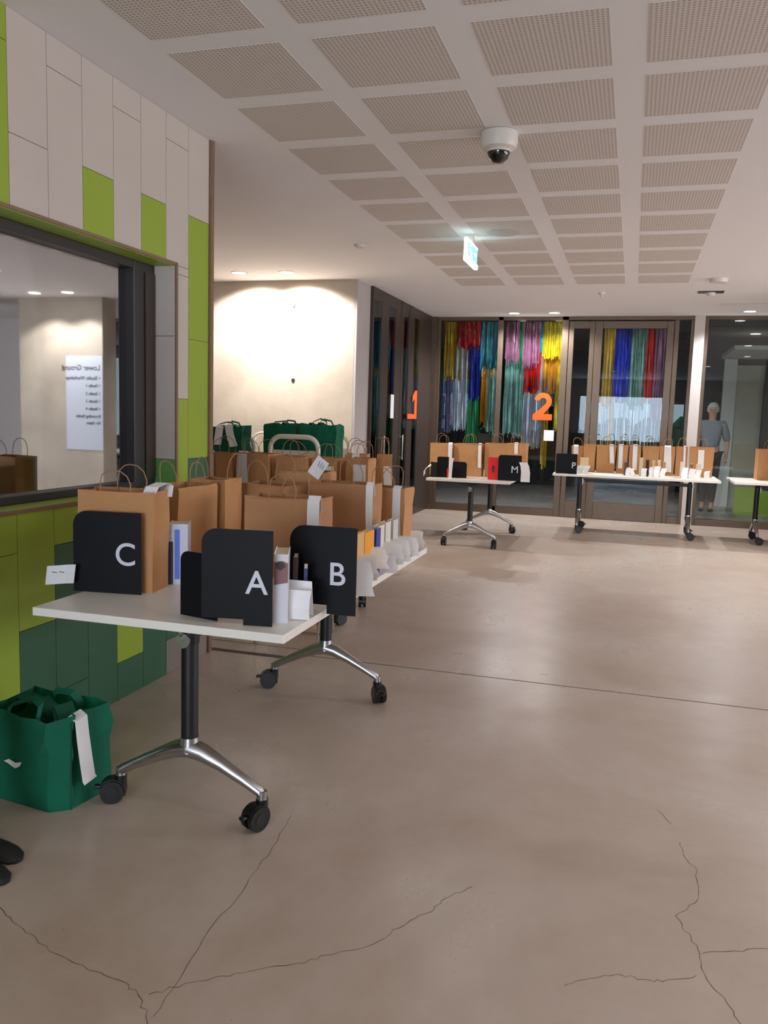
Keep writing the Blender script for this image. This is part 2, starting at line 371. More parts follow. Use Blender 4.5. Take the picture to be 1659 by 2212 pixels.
sbox('wall_far_right', 'paint', 4, 7, 11.95, 12.05, 0, H)

def text(name, s, mt, size, loc, rot, parent=None, off=0.0, ex=.0008, align='CENTER'):
    cu = bpy.data.curves.new(name, 'FONT'); cu.body = s; cu.size = size; cu.extrude = ex; cu.offset = off
    cu.align_x = align; cu.align_y = 'CENTER'; cu.materials.append(M[mt])
    o = bpy.data.objects.new(name, cu); C.objects.link(o); o.location = loc; o.rotation_euler = rot
    bpy.context.view_layer.update(); me = bpy.data.meshes.new_from_object(o.evaluated_get(bpy.context.evaluated_depsgraph_get()))
    bpy.data.objects.remove(o); o = bpy.data.objects.new(name, me); C.objects.link(o); o.location = loc; o.rotation_euler = rot
    if parent: o.parent = parent
    return o
# numeral 2 : slab numeral with a heavy foot
two = []
def stroke2():
    o_ = arc(0, .262, .122, 168, -42, 16); i_ = arc(0, .262, .050, -42, 168, 12)
    poly = o_ + [(.015, .085), (.135, .085), (.135, 0), (-.135, 0), (-.135, .075), (-.045, .145)] + i_
    return MB().prism(poly, lambda u, v, t: (u, t, v), 0, .004)
tag(stroke2().build('door_number', 'orange', loc=(-1.235, YF - .008, 1.36)), 'orange numeral 2 on the far glazed wall', 'number')
tag(sbox('notice_sheet', 'paper', -1.20, -1.06, YF - .002, YF + .001, 1.07, 1.22), 'small white notice on the glass below the numeral two', 'notice')

# studio behind
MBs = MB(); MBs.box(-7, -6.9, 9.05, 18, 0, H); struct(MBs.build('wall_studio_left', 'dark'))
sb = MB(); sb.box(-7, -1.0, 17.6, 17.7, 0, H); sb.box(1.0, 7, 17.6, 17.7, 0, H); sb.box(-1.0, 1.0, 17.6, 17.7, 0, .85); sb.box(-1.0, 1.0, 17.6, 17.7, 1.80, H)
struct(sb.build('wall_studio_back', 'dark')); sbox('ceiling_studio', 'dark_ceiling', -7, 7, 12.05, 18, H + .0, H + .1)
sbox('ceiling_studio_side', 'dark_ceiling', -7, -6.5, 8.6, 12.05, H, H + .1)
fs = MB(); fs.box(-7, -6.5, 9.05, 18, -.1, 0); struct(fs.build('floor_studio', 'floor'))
fw = struct(bpy.data.objects.new('window_6', None), 'studio window to the outside'); C.objects.link(fw)
for a, b, z0, z1 in ((-1, 1, .85, .91), (-1, 1, 1.74, 1.8), (-1, -.95, .91, 1.74), (.95, 1, .91, 1.74), (-.03, .03, .91, 1.74), (-1, 1, 1.26, 1.30)):
    MB().box(a, b, 17.56, 17.62, z0, z1).build('window_frame', 'darkframe', fw)
tag(MB().add(*(lambda: (
    [(x * .25 - 3.2, 19.2 + .25 * math.sin(x * 1.7) , z) for x in range(26) for z in (0, 1.38 + .14 * math.sin(x * 2.3))],
    [(2 * i, 2 * i + 2, 2 * i + 3, 2 * i + 1) for i in range(25)]))()).build('hedge', 'hedge', solid=.3), 'green hedge outside the studio window', 'hedge')
sbox('ground_outside', 'hedge', -8, 8, 18.1, 24, -.12, -.02)
# interior of the right hand bay
sbox('wall_bay_beige', 'concrete', 1.60, 2.02, 15.0, 15.1, 0, 2.35)
sbox('wall_bay_grey', 'paint', 1.40, 1.60, 14.98, 15.1, 0, 2.45)
sbox('ceiling_bay', 'paint', 1.35, 4, 13.2, 15.1, 2.46, 2.52)
sbox('wall_bay_green', 'lime', 1.58, 4.0, 13.9, 13.96, 0, .42)
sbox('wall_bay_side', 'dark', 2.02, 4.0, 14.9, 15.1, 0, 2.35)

# ------------------------------------------------------------------ foil curtains
FC = dict(gold=(.85, .68, .08), red=(.85, .08, .08), purple=(.45, .08, .5), blue=(.08, .2, .75), teal=(.25, .62, .70), silver=(.75, .77, .82), navy=(.35, .38, .55),
          green=(.08, .5, .28), amber=(.85, .55, .08), cream=(.90, .80, .55), sage=(.50, .66, .62), mauve=(.66, .42, .55), white=(.92, .92, 1), yellow=(.92, .82, .12))
def foilmat(nm, c):
    m = mat(nm, c, .28, metal=.5, noise=.35, scale=14, spec=.8); n = m.node_tree.nodes; L = m.node_tree.links
    t = n.new('ShaderNodeBsdfTranslucent'); t.inputs[0].default_value = (*lin(c), 1); mx = n.new('ShaderNodeMixShader'); mx.inputs[0].default_value = .35
    L.new(n['Principled BSDF'].outputs[0], mx.inputs[1]); L.new(t.outputs[0], mx.inputs[2]); L.new(mx.outputs[0], n['Material Output'].inputs[0]); return m
for k, c in FC.items(): M['foil_' + k] = foilmat('foil_' + k, c)
def foil(label, col, a, b, z0, z1, depth, along='x', dens=1.0):
    ZT = 2.745 if along == 'x' else 2.66
    jit = .014 if along == 'x' else .008
    if z1 < 2.5 and along == 'x': depth += .05
    n = max(3, int((b - a) / .011 * dens)); mb = MB()
    for i in range(n):
        u = a + (b - a) * (i + random.random()) / n; off = random.uniform(-jit, jit); zz0 = z0 + random.uniform(-.02, .07); z1 = ZT; th = random.uniform(-.5, .5)
        segs = 7; vs = []; 
        for s_ in range(segs + 1):
            z = z1 + (zz0 - z1) * s_ / segs; th += random.uniform(-.3, .3); du = random.uniform(-.004, .004); wd = .0095
            for sg in (-1, 1):
                x = u + du + sg * wd * math.cos(th); y = depth + off + sg * wd * math.sin(th)
                vs.append((x, y, z) if along == 'x' else (y, x, z))
        mb.add(vs, [(2 * q, 2 * q + 1, 2 * q + 3, 2 * q + 2) for q in range(segs)])
    o = mb.build('foil_curtain', 'foil_' + col)
    return tag(o, label, 'foil curtain', 'foil fringe curtains behind the glass')
Y0 = 12.16
struct(sbox('trim_5', 'darkframe', -2.76, .5, 12.10, 12.30, 2.745, H), 'curtain rail behind the far glass')
struct(sbox('trim_6', 'darkframe', -2.98, -2.91, 9.1, 11.3, 2.66, H), 'curtain rail behind the side glass')
for it in [
 ('gold foil curtain at the left end of the far glass', 'gold', -2.74, -2.53, 1.90, 2.74, 0), ('short red foil curtain at top left of the far glass', 'red', -2.53, -2.19, 2.35, 2.74, -.03),
 ('gold strips hanging below the short red foil', 'gold', -2.52, -2.34, 1.88, 2.42, .03), ('small purple foil patch under the red foil', 'purple', -2.43, -2.35, 2.17, 2.40, .01),
 ('bright blue foil strips under the red foil', 'blue', -2.35, -2.19, 1.62, 2.40, .01), ('teal foil curtain right of the red one', 'teal', -2.18, -1.92, 2.07, 2.74, 0),
 ('navy and silver foil tails below the left gold curtain', 'navy', -2.74, -2.60, 1.13, 1.95, .03), ('silver foil tails between navy tails and blue strips', 'silver', -2.60, -2.38, 1.17, 1.90, .05),
 ('outside brightness built as white foil tails beside the green ones', 'white', -2.48, -2.38, 1.20, 1.62, .0), ('dark green foil tails below the blue strips', 'green', -2.38, -2.19, .62, 1.62, .05),  # white tails paint in a patch of outside light behind the glass
 ('long amber foil tails below the teal curtain', 'amber', -2.17, -2.08, 1.25, 2.10, .02), ('pale cream foil patch below the teal curtain', 'cream', -2.16, -1.93, 1.96, 2.14, -.01),
 ('silver green foil tails left of the first mullion', 'sage', -2.08, -1.90, 1.12, 1.98, .03),
 ('dusty pink foil curtain right of the first mullion', 'mauve', -1.83, -1.63, 2.16, 2.74, 0), ('dusty pink foil curtain with lower hem, mid pane', 'mauve', -1.58, -1.34, 2.10, 2.74, .0),
 ('thin dark green foil strip between two pink curtains', 'green', -1.63, -1.58, 2.08, 2.65, .02), ('thin teal foil strip left of the yellow curtain', 'teal', -1.34, -1.29, 2.30, 2.74, .02),
 ('yellow foil curtain left of the second mullion', 'yellow', -1.29, -1.03, 2.22, 2.74, 0), ('amber foil tails below the yellow curtain', 'amber', -1.28, -1.08, 1.74, 2.27, .03),
 ('sage silver foil tails below the first pink curtain', 'sage', -1.83, -1.55, 1.10, 2.30, .05), ('red foil block below the second pink curtain', 'red', -1.55, -1.32, 1.74, 2.14, .01),
 ('long silver foil tails left of the numeral two', 'silver', -1.54, -1.22, .95, 1.80, .04), ('thin gold foil tail hanging lowest below the numeral', 'gold', -1.26, -1.18, .66, 1.26, .03),
 ('thin yellow foil tail right of the numeral two', 'yellow', -1.10, -1.04, 1.18, 2.3, .05),
 ('gold foil curtain behind the wide door leaf', 'gold', -.45, -.30, 1.55, 2.62, 0), ('royal blue foil curtain behind the wide door leaf', 'blue', -.30, -.09, 1.66, 2.62, .0),
 ('silver grey foil curtain behind the wide door leaf', 'sage', -.09, .12, 1.55, 2.62, .02), ('red foil curtain behind the wide door leaf', 'red', .12, .23, 1.64, 2.62, 0),
 ('dusty pink foil curtain behind the wide door leaf', 'mauve', .23, .36, 1.35, 2.62, .01)]:
    foil(it[0], it[1], it[2], it[3], it[4], it[5], Y0 + it[6])
foil('sparse silver foil tails low behind the wide door', 'silver', -.44, .36, .98, 1.7, Y0 + .05, dens=.28)
foil('sparse yellow foil tail low behind the wide door', 'gold', -.33, -.27, .6, 1.7, Y0 + .03, dens=.8)
for it in [('teal foil curtain nearest the concrete wall end', 'teal', 9.12, 9.42, 1.3, 2.42), ('gold foil tails beside the nearest teal curtain', 'amber', 9.40, 9.66, 1.30, 2.05), ('dark red foil strip between dark mullions', 'red', 9.95, 10.3, 2.1, 2.6),
           ('blue foil strip below the dark red strip', 'blue', 9.98, 10.35, 1.6, 2.12), ('dull gold foil strips behind the numeral one', 'gold', 10.66, 11.1, 1.9, 2.7), ('green foil tails behind the numeral one', 'green', 10.66, 11.1, 1.5, 1.95)]:
    foil(it[0], it[1], it[2] - .12, it[3] - .08, it[4], it[5], -2.945, along='y')

# ------------------------------------------------------------------ floor joint, track, cracks
struct(sbox('trim_2', 'joint', -1.72, 6.9, 4.295, 4.303, -.001, .0008), 'thin saw-cut joint across the floor')
tr = MB(); tr.box(-3.6, -1.72, 4.20, 4.235, 0, .004); struct(tr.build('trim_3', 'joint'), 'dark metal floor track')
struct(sbox('trim_4', 'joint', -3.6, -1.72, 4.40, 4.405, 0, .001))
CR = [[(-1.587, 1.765), (-1.482, 1.713), (-1.385, 1.675), (-1.26, 1.631), (-1.17, 1.626), (-1.093, 1.608), (-1.034, 1.586), (-.962, 1.515), (-.9, 1.4)],
 [(-1.013, 1.593), (-.952, 1.656), (-.879, 1.707), (-.805, 1.76), (-.706, 1.822), (-.672, 1.862), (-.571, 1.936), (-.533, 2.022), (-.487, 2.093), (-.454, 2.15), (-.436, 2.216), (-.37, 2.301)],
 [(-.962, 1.53), (-.982, 1.708), (-.996, 1.904), (-.999, 2.08), (-1.014, 2.31), (-1.042, 2.528)],
 [(.326, 1.949), (.285, 2.054), (.252, 2.114), (.251, 2.211), (.223, 2.285), (.202, 2.345), (.272, 2.464), (.276, 2.624), (.24, 2.698), (.237, 2.789)],
 [(.258, 2.197), (.347, 2.234), (.43, 2.273)], [(.245, 2.093), (.155, 2.044), (.1, 2.035), (.044, 2.034), (-.032, 1.989), (-.075, 1.948)], [(.17, 3.017), (.213, 2.913)]]
rc = random.Random(3)
for c in CR:
    pts = []
    for (x0, y0), (x1, y1) in zip(c[:-1], c[1:]):
        for j in range(5):
            t = j / 5; pts.append((x0 + (x1 - x0) * t + rc.uniform(-.006, .006), y0 + (y1 - y0) * t + rc.uniform(-.006, .006)))
    pts.append(c[-1]); vs = []
    for i, p_ in enumerate(pts):
        q = pts[min(i + 1, len(pts) - 1)]; o_ = pts[max(i - 1, 0)]; d = Vector((q[0] - o_[0], q[1] - o_[1])).normalized(); wd = rc.uniform(.0004, .0011)
        vs += [(p_[0] - d.y * wd, p_[1] + d.x * wd, .0006), (p_[0] + d.y * wd, p_[1] - d.x * wd, .0006)]
    MB().add(vs, [(2 * i, 2 * i + 1, 2 * i + 3, 2 * i + 2) for i in range(len(pts) - 1)]).build('crack', 'crack', fl)

# ------------------------------------------------------------------ ceiling fittings
def downlight(x, y, label, power=0, ang=95, col=WARM, es=True, blend=.6, group=None, tilt=0):
    t = thing('downlight', label, 'ceiling light', (x, y, H), 0, group)
    MB().lathe([(.088, 0), (.09, -.004), (.078, -.006), (.070, -.002), (.068, .0)], n=28).build('rim', 'plastic', t, smooth=True)
    MB().lathe([(0, -.003), (.069, -.003), (.069, .001), (0, .001)], n=28).build('diffuser', 'emit', t)
    if power:
        l = lamp('downlight_lamp', 'SPOT', (0, 0, -.02), power, col, spot_size=R(ang), spot_blend=blend, shadow_soft_size=.05); l.parent = t; l.rotation_euler = (R(tilt), 0, 0)
    return t
downlight(-4.02, 8.07, 'left recessed downlight in front of the lit concrete wall', 62, 126, WARM, blend=.3, tilt=24)
downlight(-3.50, 8.10, 'right recessed downlight in front of the lit concrete wall', 62, 126, WARM, blend=.3, tilt=24)
downlight(-1.64, 11.57, 'left downlight above the far foil curtains', 66, 150, FARC, blend=.5)
downlight(-1.10, 11.55, 'right downlight above the far foil curtains', 66, 150, FARC, blend=.5)
downlight(1.32, 11.5, 'downlight above the far right glass pane', 66, 150, FARC, blend=.5)
downlight(.75, 11.5, 'hidden', 0) if False else None
downlight(2.67, 9.2, 'left downlight washing the concrete blade wall', 45, 120, NEUT, blend=.4)
downlight(2.17, 9.2, 'right downlight washing the concrete blade wall', 45, 120, NEUT, blend=.4)
for i, (x, y, pw) in enumerate(((1.9, 7.6, 46), (2.2, 5.0, 42), (1.7, 1.6, 22), (-.6, -1.2, 20), (1.6, -2.6, 20), (3.9, 7.5, 42), (3.9, 3.6, 30))):  # out-of-view lamps, put in to light the hall and near floor
    downlight(x, y, ['unseen downlight over the middle of the hall', 'unseen downlight by the hall side near the joint', 'unseen downlight over the near floor', 'unseen downlight behind the tables, leftmost', 'unseen downlight near the back windows', 'unseen downlight near the far side opening', 'unseen downlight nearest the side opening'][i], pw, 150, FARC if y > 4.5 else NEUT if y > 0 else (1, .88, .78), blend=.8)
for x, y in ((-2.2, 12.9), (-.3, 12.9)):  # studio lamps added to light the foil strips from behind
    downlight(x, y, 'added studio downlight behind the foil curtains, %s' % ('left' if x < -1 else 'right'), 45, 160, COOL)
downlight(1.75, 14.3, 'small downlight in the bay behind the right glass', 5, 150, (1, .85, .7))
downlight(-3.9, 10.2, 'added downlight in the dark studio behind the numeral one', 60, 160, COOL)  # added lamp, brightens the foil behind the side glass
# camera dome
t = thing('security_camera', 'white dome security camera hanging from the perforated ceiling', 'camera', (-.73, 4.33, H))
MB().lathe([(.0, -.002), (.094, -.002), (.094, -.05), (.086, -.075), (.060, -.088), (.0, -.088)], n=32).build('housing', 'plastic', t, smooth=True)
MB().lathe([(.056, -.084), (.056, -.098), (.048, -.122), (.03, -.140), (0, -.147)], n=32).build('dome', 'dome', t, smooth=True)
MB().lathe([(.063, -.086), (.063, -.096), (.054, -.096)], n=32).build('bezel', 'plastic', t, smooth=True)
# exit sign
t = thing('exit_sign', 'glowing white framed exit sign hanging from the ceiling', 'sign', (-1.30, 6.63, H))
MB().box(-.015, .015, -.03, .03, -.062, 0).build('mount', 'plastic', t)
e = MB(); e.box(-.016, .016, -.225, .225, -.232, -.195); e.box(-.014, .014, -.225, -.205, -.195, -.062); e.box(-.012, .012, -.205, .225, -.078, -.062)
e.build('frame', 'exit_emit', t, bevel=.004)
MB().box(-.008, .008, -.205, .225, -.195, -.078).build('face', 'exit_face', t)
pm = MB()
for a, b, r_ in (((.0095, -.08, -.125), (.0095, -.05, -.16), .011), ((.0095, -.05, -.16), (.0095, -.09, -.185), .007), ((.0095, -.05, -.16), (.0095, -.01, -.18), .007), ((.0095, -.085, -.12), (.0095, -.12, -.14), .006), ((.0095, -.07, -.125), (.0095, -.03, -.13), .006)):
    pm.cyl(a, b, r_ * .8, 6)
pm.lathe([(0, .012), (.012, 0), (0, -.012)], (.0095, -.088, -.10), 10)
pm.box(.0085, .011, .06, .15, -.14, -.125); pm.prism([(.15, -.115), (.19, -.1325), (.15, -.15)], lambda u, v, t_: (t_, u, v), .0085, .011)
pm.build('pictogram', 'exit_man', t)['kind'] = 'stuff'
tag(MB().lathe([(0, -.006), (.12, -.006), (.131, 0)], n=36).build('ceiling_speaker', 'greydisc', loc=(-1.046, 6.58, H - .001), smooth=True), 'round flush ceiling speaker above the exit sign', 'speaker')
tag(MB().lathe([(0, -.035), (.03, -.033), (.048, -.02), (.05, 0)], n=24).build('smoke_detector', 'plastic', loc=(-2.31, 6.88, H), smooth=True), 'small white smoke detector above the alcove', 'detector')
tag(MB().lathe([(0, -.05), (.012, -.048), (.014, -.03), (.035, -.022), (.04, 0)], n=20).build('sprinkler', 'plastic', loc=(-.42, 9.77, H), smooth=True), 'small sprinkler head near the far glass', 'sprinkler')
t = thing('ceiling_sensor', 'white motion sensor with a dark plate near the far right ceiling', 'sensor', (.72, 9.8, H))
MB().box(-.13, .13, -.06, .06, -.012, 0).build('plate', 'darkframe', t); MB().lathe([(0, -.05), (.04, -.045), (.05, -.012)], n=20).build('sensor_eye', 'plastic', t, smooth=True)
tag(MB().lathe([(0, -.04), (.08, -.038), (.09, -.01), (.09, 0)], n=28).build('ceiling_beacon', 'plastic', loc=(.72, 8.95, H), smooth=True), 'white round ceiling fitting in front of the dark sensor plate', 'fitting')
tag(sbox('access_panel', 'plastic', .9, 1.9, 10.75, 10.79, H - .008, H), 'thin slot vent in the far right ceiling', 'vent')

# ------------------------------------------------------------------ tables
def caster(t, x, y, head):
    e = bpy.data.objects.new('caster', None); C.objects.link(e); e.parent = t; e.location = (x, y, 0); e.rotation_euler = (0, 0, head)
    off = .028; CR_ = .041
    wh = MB()
    for s_ in (-1, 1): 
        wh.cyl((-off, s_ * .008, CR_), (-off, s_ * .026, CR_), CR_, 22)
    wh.build('wheel', 'rubber', e, smooth=True)
    hb = MB(); hb.cyl((-off, -.0275, CR_), (-off, .0275, CR_), .020, 18); hb.build('hub', 'rubber2', e, smooth=True)
    hd = MB(); prof = arc(-off, CR_, .047, -20, 150, 10); inner = arc(-off, CR_, .042, 150, -20, 10)
    hd.prism(prof + inner, lambda u, v, tt: (u, tt, v), -.0215, .0215)
    hd.cyl((0, 0, .055), (0, 0, .098), .0205, 16); hd.build('hood', 'rubber', e, smooth=True)
    MB().box(-off - .062, -off - .038, -.011, .011, .050, .062).build('brake_lever', 'rubber', e, bevel=.003)
    return e
def table(label, loc, rz, length=1.77, width=.875, posts=.645, heads=(2.6, .4, 2.9, 2.3)):
    t = thing('folding_table', label, 'table', loc, rz, 'white folding tables on casters')
    MB().box(-width / 2, width / 2, -length / 2, length / 2, .703, .73).build('tabletop', 'table', t, bevel=.002)
    k = 0
    for s_ in (-1, 1):
        y = s_ * posts
        p = MB(); p.tube([(0, y, .265), (0, y, .655)], .0285, 24); p.build('post', 'black_metal', t, smooth=True)
        b = MB(); b.prism([(-.028, .60), (.028, .60), (.03, .655), (.17, .70), (.17, .703), (-.17, .703), (-.17, .70), (-.03, .655)], lambda u, v, tt: (u, y + tt, v), -.016, .016)
        b.build('hinge_bracket', 'black_metal', t, bevel=.003)
        kn = MB(); kn.cyl((-.012, y - .052, .625), (-.012, y - .028, .625), .012, 14); kn.prism([(-.022, .585)] + arc(-.008, .615, .026, -60, 90, 8) + [(-.022, .655)], lambda u, v, tt: (u, y + tt, v), -.036, -.028)
        kn.build('release_knob', 'alu', t, smooth=True)
        ft = MB()
        ft.tube([(0, y, .275), (0, y, .225)], [.031, .036], 20)
        for d in (-1, 1):
            ft.tube([(d * .0, y, .235), (d * .05, y, .224), (d * .12, y, .193), (d * .20, y, .153), (d * .262, y, .120), (d * .270, y, .108)], [.036, .032, .024, .020, .018, .016], 14, flat=.95)
            ft.cyl((d * .27, y, .125), (d * .27, y, .092), .0165, 16)
            ft.cyl((d * .27, y, .100), (d * .27, y, .092), .019, 16)
        ft.build('foot', 'alu', t, smooth=True)
        for d in (-1, 1):
            caster(t, d * .27, y, heads[k % 4]); k += 1
    MB().box(-.018, .018, -posts + .03, posts - .03, .615, .655).build('crossbeam', 'black_metal', t, bevel=.003)
    return t
table('nearest white folding table, holding the signs A and C', (-1.375, 3.075, 0), 0, posts=.655, heads=(.45, 1.15, .3, 2.2))
table('white folding table in the alcove in front of the book trolleys', (-2.42, 5.28, 0), R(90), heads=(2.6, 3.4, 2.9, 3.6))
table('white folding table end-on by the far left, holding sign M', (-1.60, 9.33, 0), 0, heads=(1.6, 1.6, .4, 2.2))
table('long-side white folding table with sign P before the doors', (.06, 10.62, 0), R(90), heads=(1.6, 1.5, 1.6, 1.5), length=1.9)
table('white folding table at the right edge of the picture', (2.1, 10.62, 0), R(90), heads=(1.6, 1.5, 1.6, 1.2), length=1.9)

# ------------------------------------------------------------------ paper bags
def sheet(path, wdir, wd, parent, name='paper_slip', mt='paper', taper=1.0, rnd=None):
    """a strip of paper following path, width wd along wdir"""
    vs = []; W = Vector(wdir).normalized(); n = len(path)
    for i, p_ in enumerate(path):
        k = wd / 2 * (1 + (taper - 1) * i / max(1, n - 1)); vs += [Vector(p_) - W * k, Vector(p_) + W * k]
    return MB().add(vs, [(2 * i, 2 * i + 1, 2 * i + 3, 2 * i + 2) for i in range(n - 1)]).build(name, mt, parent, solid=.0006)
def paper_bag(label, loc, rz=0, w_=.30, d=.16, h=.34, handles=True, slip=None, lean=0, seed=0, group=None, flare=1.03, mt='kraft', hh=.10, open_=1.0, fold=False, hx=.055, droop=0):
    rr = random.Random(seed + int(abs(loc[0] * 1000)))
    t = thing('paper_bag', label, 'bag', loc, rz, group)
    lv = [0, .04, .35, .7, .96, 1.0]; rings = []
    for z in lv:
        f = 1 + (flare - 1) * z; g = .18 * d * z * (1 if open_ else 2.2); dd = d * (1 if open_ else 1 - .9 * z)
        hw, hd = w_ / 2 * f, dd / 2 * f
        j = lambda s=.004: rr.uniform(-s, s) * z
        lx = lean * z * z * h
        rings.append([(-hw + j(), -hd + j() + lx, h * z), (-hw * .35 + j(), -hd - .006 * math.sin(z * 3) + j() + lx, h * z + j(.003)), (hw * .35 + j(), -hd - .006 * math.sin(z * 3) + j() + lx, h * z + j(.003)), (hw + j(), -hd + j() + lx, h * z),
                      (hw - g + j(), j() + lx, h * z - .004 * z), (hw + j(), hd + j() + lx, h * z), (hw * .3 + j(), hd + .004 + j() + lx, h * z + j(.003)), (-hw * .3 + j(), hd + .004 + j() + lx, h * z), (-hw + j(), hd + j() + lx, h * z), (-hw + g + j(), j() + lx, h * z - .004 * z)])
    vs = [v for r_ in rings for v in r_]; n = 10
    fs = [tuple(reversed(range(n)))] + [(i * n + k, i * n + (k + 1) % n, (i + 1) * n + (k + 1) % n, (i + 1) * n + k) for i in range(len(lv) - 1) for k in range(n)]
    MB().add(vs, fs).build('bag_body', mt, t, solid=.0012)
    if handles:
        for s_ in (-1, 1):
            dy = s_ * (d / 2 - .006) * flare * (1 if open_ else .15) + lean * h; x0 = hx; tw = rr.uniform(-.03, .03); ln = rr.uniform(-.012, .02) * s_
            H2 = hh * rr.uniform(.85, 1.1)
            p = [(-x0, dy, h - .05), (-x0, dy, h - .01), (-x0 - .002, dy + ln * .2, h + H2 * .35), (-x0 * .85 + tw * .3, dy + ln * .6, h + H2 * .75), (-x0 * .45 + tw * .6, dy + ln, h + H2 * .96), (tw * .8, dy + ln * 1.1, h + H2), (x0 * .45 + tw * .6, dy + ln, h + H2 * .95), (x0 * .85 + tw * .3, dy + ln * .6, h + H2 * .72), (x0 + .002, dy + ln * .2, h + H2 * .33), (x0, dy, h - .01), (x0, dy, h - .05)]
            MB().tube(p, .0023, 6).build('handle', 'cord', t, smooth=True)
            MB().box(-x0 - .015, x0 + .015, dy - s_ * .0025 - .0008, dy - s_ * .0025 + .0008, h - .055, h - .012).build('handle_patch', 'kraft2', t)
    if slip:
        side, u, ztop, zbot, wd, curl = slip[:6]; tp = slip[6] if len(slip) > 6 else 1
        f = flare; px = []
        for i in range(9):
            q = i / 8; z = ztop + (zbot - ztop) * q; off = .006 + curl * math.sin(q * 3.0) * .02 + curl * .015 * q
            if side == 'front': px.append((u + .02 * curl * q, -d / 2 * f - off + lean * h * .9, z))
            else: px.append((w_ / 2 * f + off, u, z))
        if ztop > h - .03:
            if side == 'front': px.insert(0, (u, -d / 2 * f + .012 + lean * h, h + .012)); px.insert(0, (u, -d / 2 * f + .03 + lean * h, h - .05))
            else: px.insert(0, (w_ / 2 * f - .012, u, h + .012)); px.insert(0, (w_ / 2 * f - .03, u, h - .05))
        sl = sheet(px, (1, 0, 0) if side == 'front' else (0, 1, 0), wd, t, taper=tp)
    return t
def standbook(label, loc, rz=0, th=.03, h=.2, d=.14, mt=None, name='book', cat='book', group=None, picture=None):
    """upright book, spine facing -y"""
    t = thing(name, label, cat, loc, rz, group)
    c = MB(); c.box(-th / 2, -th / 2 + .002, -d / 2, d / 2, 0, h); c.box(th / 2 - .002, th / 2, -d / 2, d / 2, 0, h); c.box(-th / 2 + .002, th / 2 - .002, -d / 2, -d / 2 + .002, 0, h)
    c.build('cover', mt, t)
    MB().box(-th / 2 + .002, th / 2 - .002, -d / 2 + .003, d / 2 - .004, .003, h - .003).build('pages', 'pages', t)
    return t
NB = 'paper bags on the nearest table'
paper_bag('brown paper bag standing behind sign C', (-1.725, 2.568, .73), R(7), .275, .13, .355, slip=('front', .10, .34, .30, .0, 0) and None, seed=1, hh=.085, group=NB)
sl = MB()
o = sheet([(-1.60, 2.64, 1.06), (-1.60, 2.65, 1.10), (-1.60, 2.62, 1.112), (-1.61, 2.57, 1.10), (-1.62, 2.545, 1.055)], (1, .1, 0), .05, None); tag(o, 'white slip folded over the rim of the bag behind sign C', 'paper slip')
paper_bag('tall brown paper bag behind the white book near the window', (-1.71, 2.95, .73), R(88), .29, .14, .345, seed=2, group=NB)
paper_bag('narrow brown paper bag third from the front along the window side', (-1.70, 3.22, .73), R(92), .16, .15, .355, seed=3, group=NB)
paper_bag('wide brown paper bag right behind signs A and B', (-1.285, 3.03, .73), R(0), .31, .14, .318, slip=('front', .135, .31, .12, .05, .3), seed=4, group=NB, mt='kraft2')
paper_bag('wide brown paper bag second behind sign B with long slip', (-1.235, 3.58, .73), R(0), .29, .14, .335, slip=('front', .135, .33, .02, .035, 1.0, .8), seed=5, group=NB, mt='kraft2')
paper_bag('brown paper bag at the far right end of the nearest table', (-1.125, 3.87, .73), R(-4), .22, .13, .30, slip=('front', .075, .30, .05, .04, .5), seed=6, group=NB)
paper_bag('wide-open slumped brown paper bag in the middle of the nearest table', (-1.58, 3.47, .73), R(-12), .26, .20, .32, seed=7, group=NB, flare=1.14, lean=.12, mt='kraft2', hh=.12)
paper_bag('brown paper bag just behind the tilted handwritten slip on the nearest table', (-1.52, 3.82, .73), R(8), .24, .15, .36, seed=8, group=NB, slip=('front', .07, .20, .08, .03, .4))
# second table (alcove)
AB = 'paper bags on the alcove table'
T2 = .73
paper_bag('brown paper bag leftmost on the alcove table beside the wall edge', (-2.60, 5.02, T2), R(6), .16, .13, .365, slip=('front', -.06, .35, .1, .03, .2), seed=11, group=AB)
paper_bag('open brown paper bag with a broad slip second from the left in the alcove', (-2.36, 5.05, T2), R(-8), .23, .16, .37, slip=('front', -.07, .36, .16, .07, .3, 1.3), seed=12, group=AB, flare=1.1)
paper_bag('pleated brown paper bag in front of the near trolley arch', (-2.11, 5.06, T2), R(3), .19, .15, .36, seed=13, group=AB)
paper_bag('brown paper bag right of the pleated one before the trolley', (-1.91, 5.16, T2), R(-4), .17, .14, .355, slip=('front', .03, .30, .12, .085, 1.2, 1.1), seed=14, group=AB)
paper_bag('brown paper bag below the right green bag on the alcove table', (-1.79, 5.40, T2), R(10), .15, .14, .375, seed=15, group=AB, slip=('front', .0, .365, .30, .05, .3))
paper_bag('brown paper bag with broad blank slip near the concrete corner', (-1.69, 5.18, T2), R(-3), .15, .14, .36, slip=('front', .02, .32, .08, .085, .2, 1.1), seed=16, group=AB)
paper_bag('narrow brown paper bag with folded top at the right end of the alcove table', (-1.60, 5.42, T2), R(4), .10, .10, .38, slip=('front', .03, .30, .12, .05, 1.0), seed=17, group=AB, hx=.025, open_=0, hh=.12)
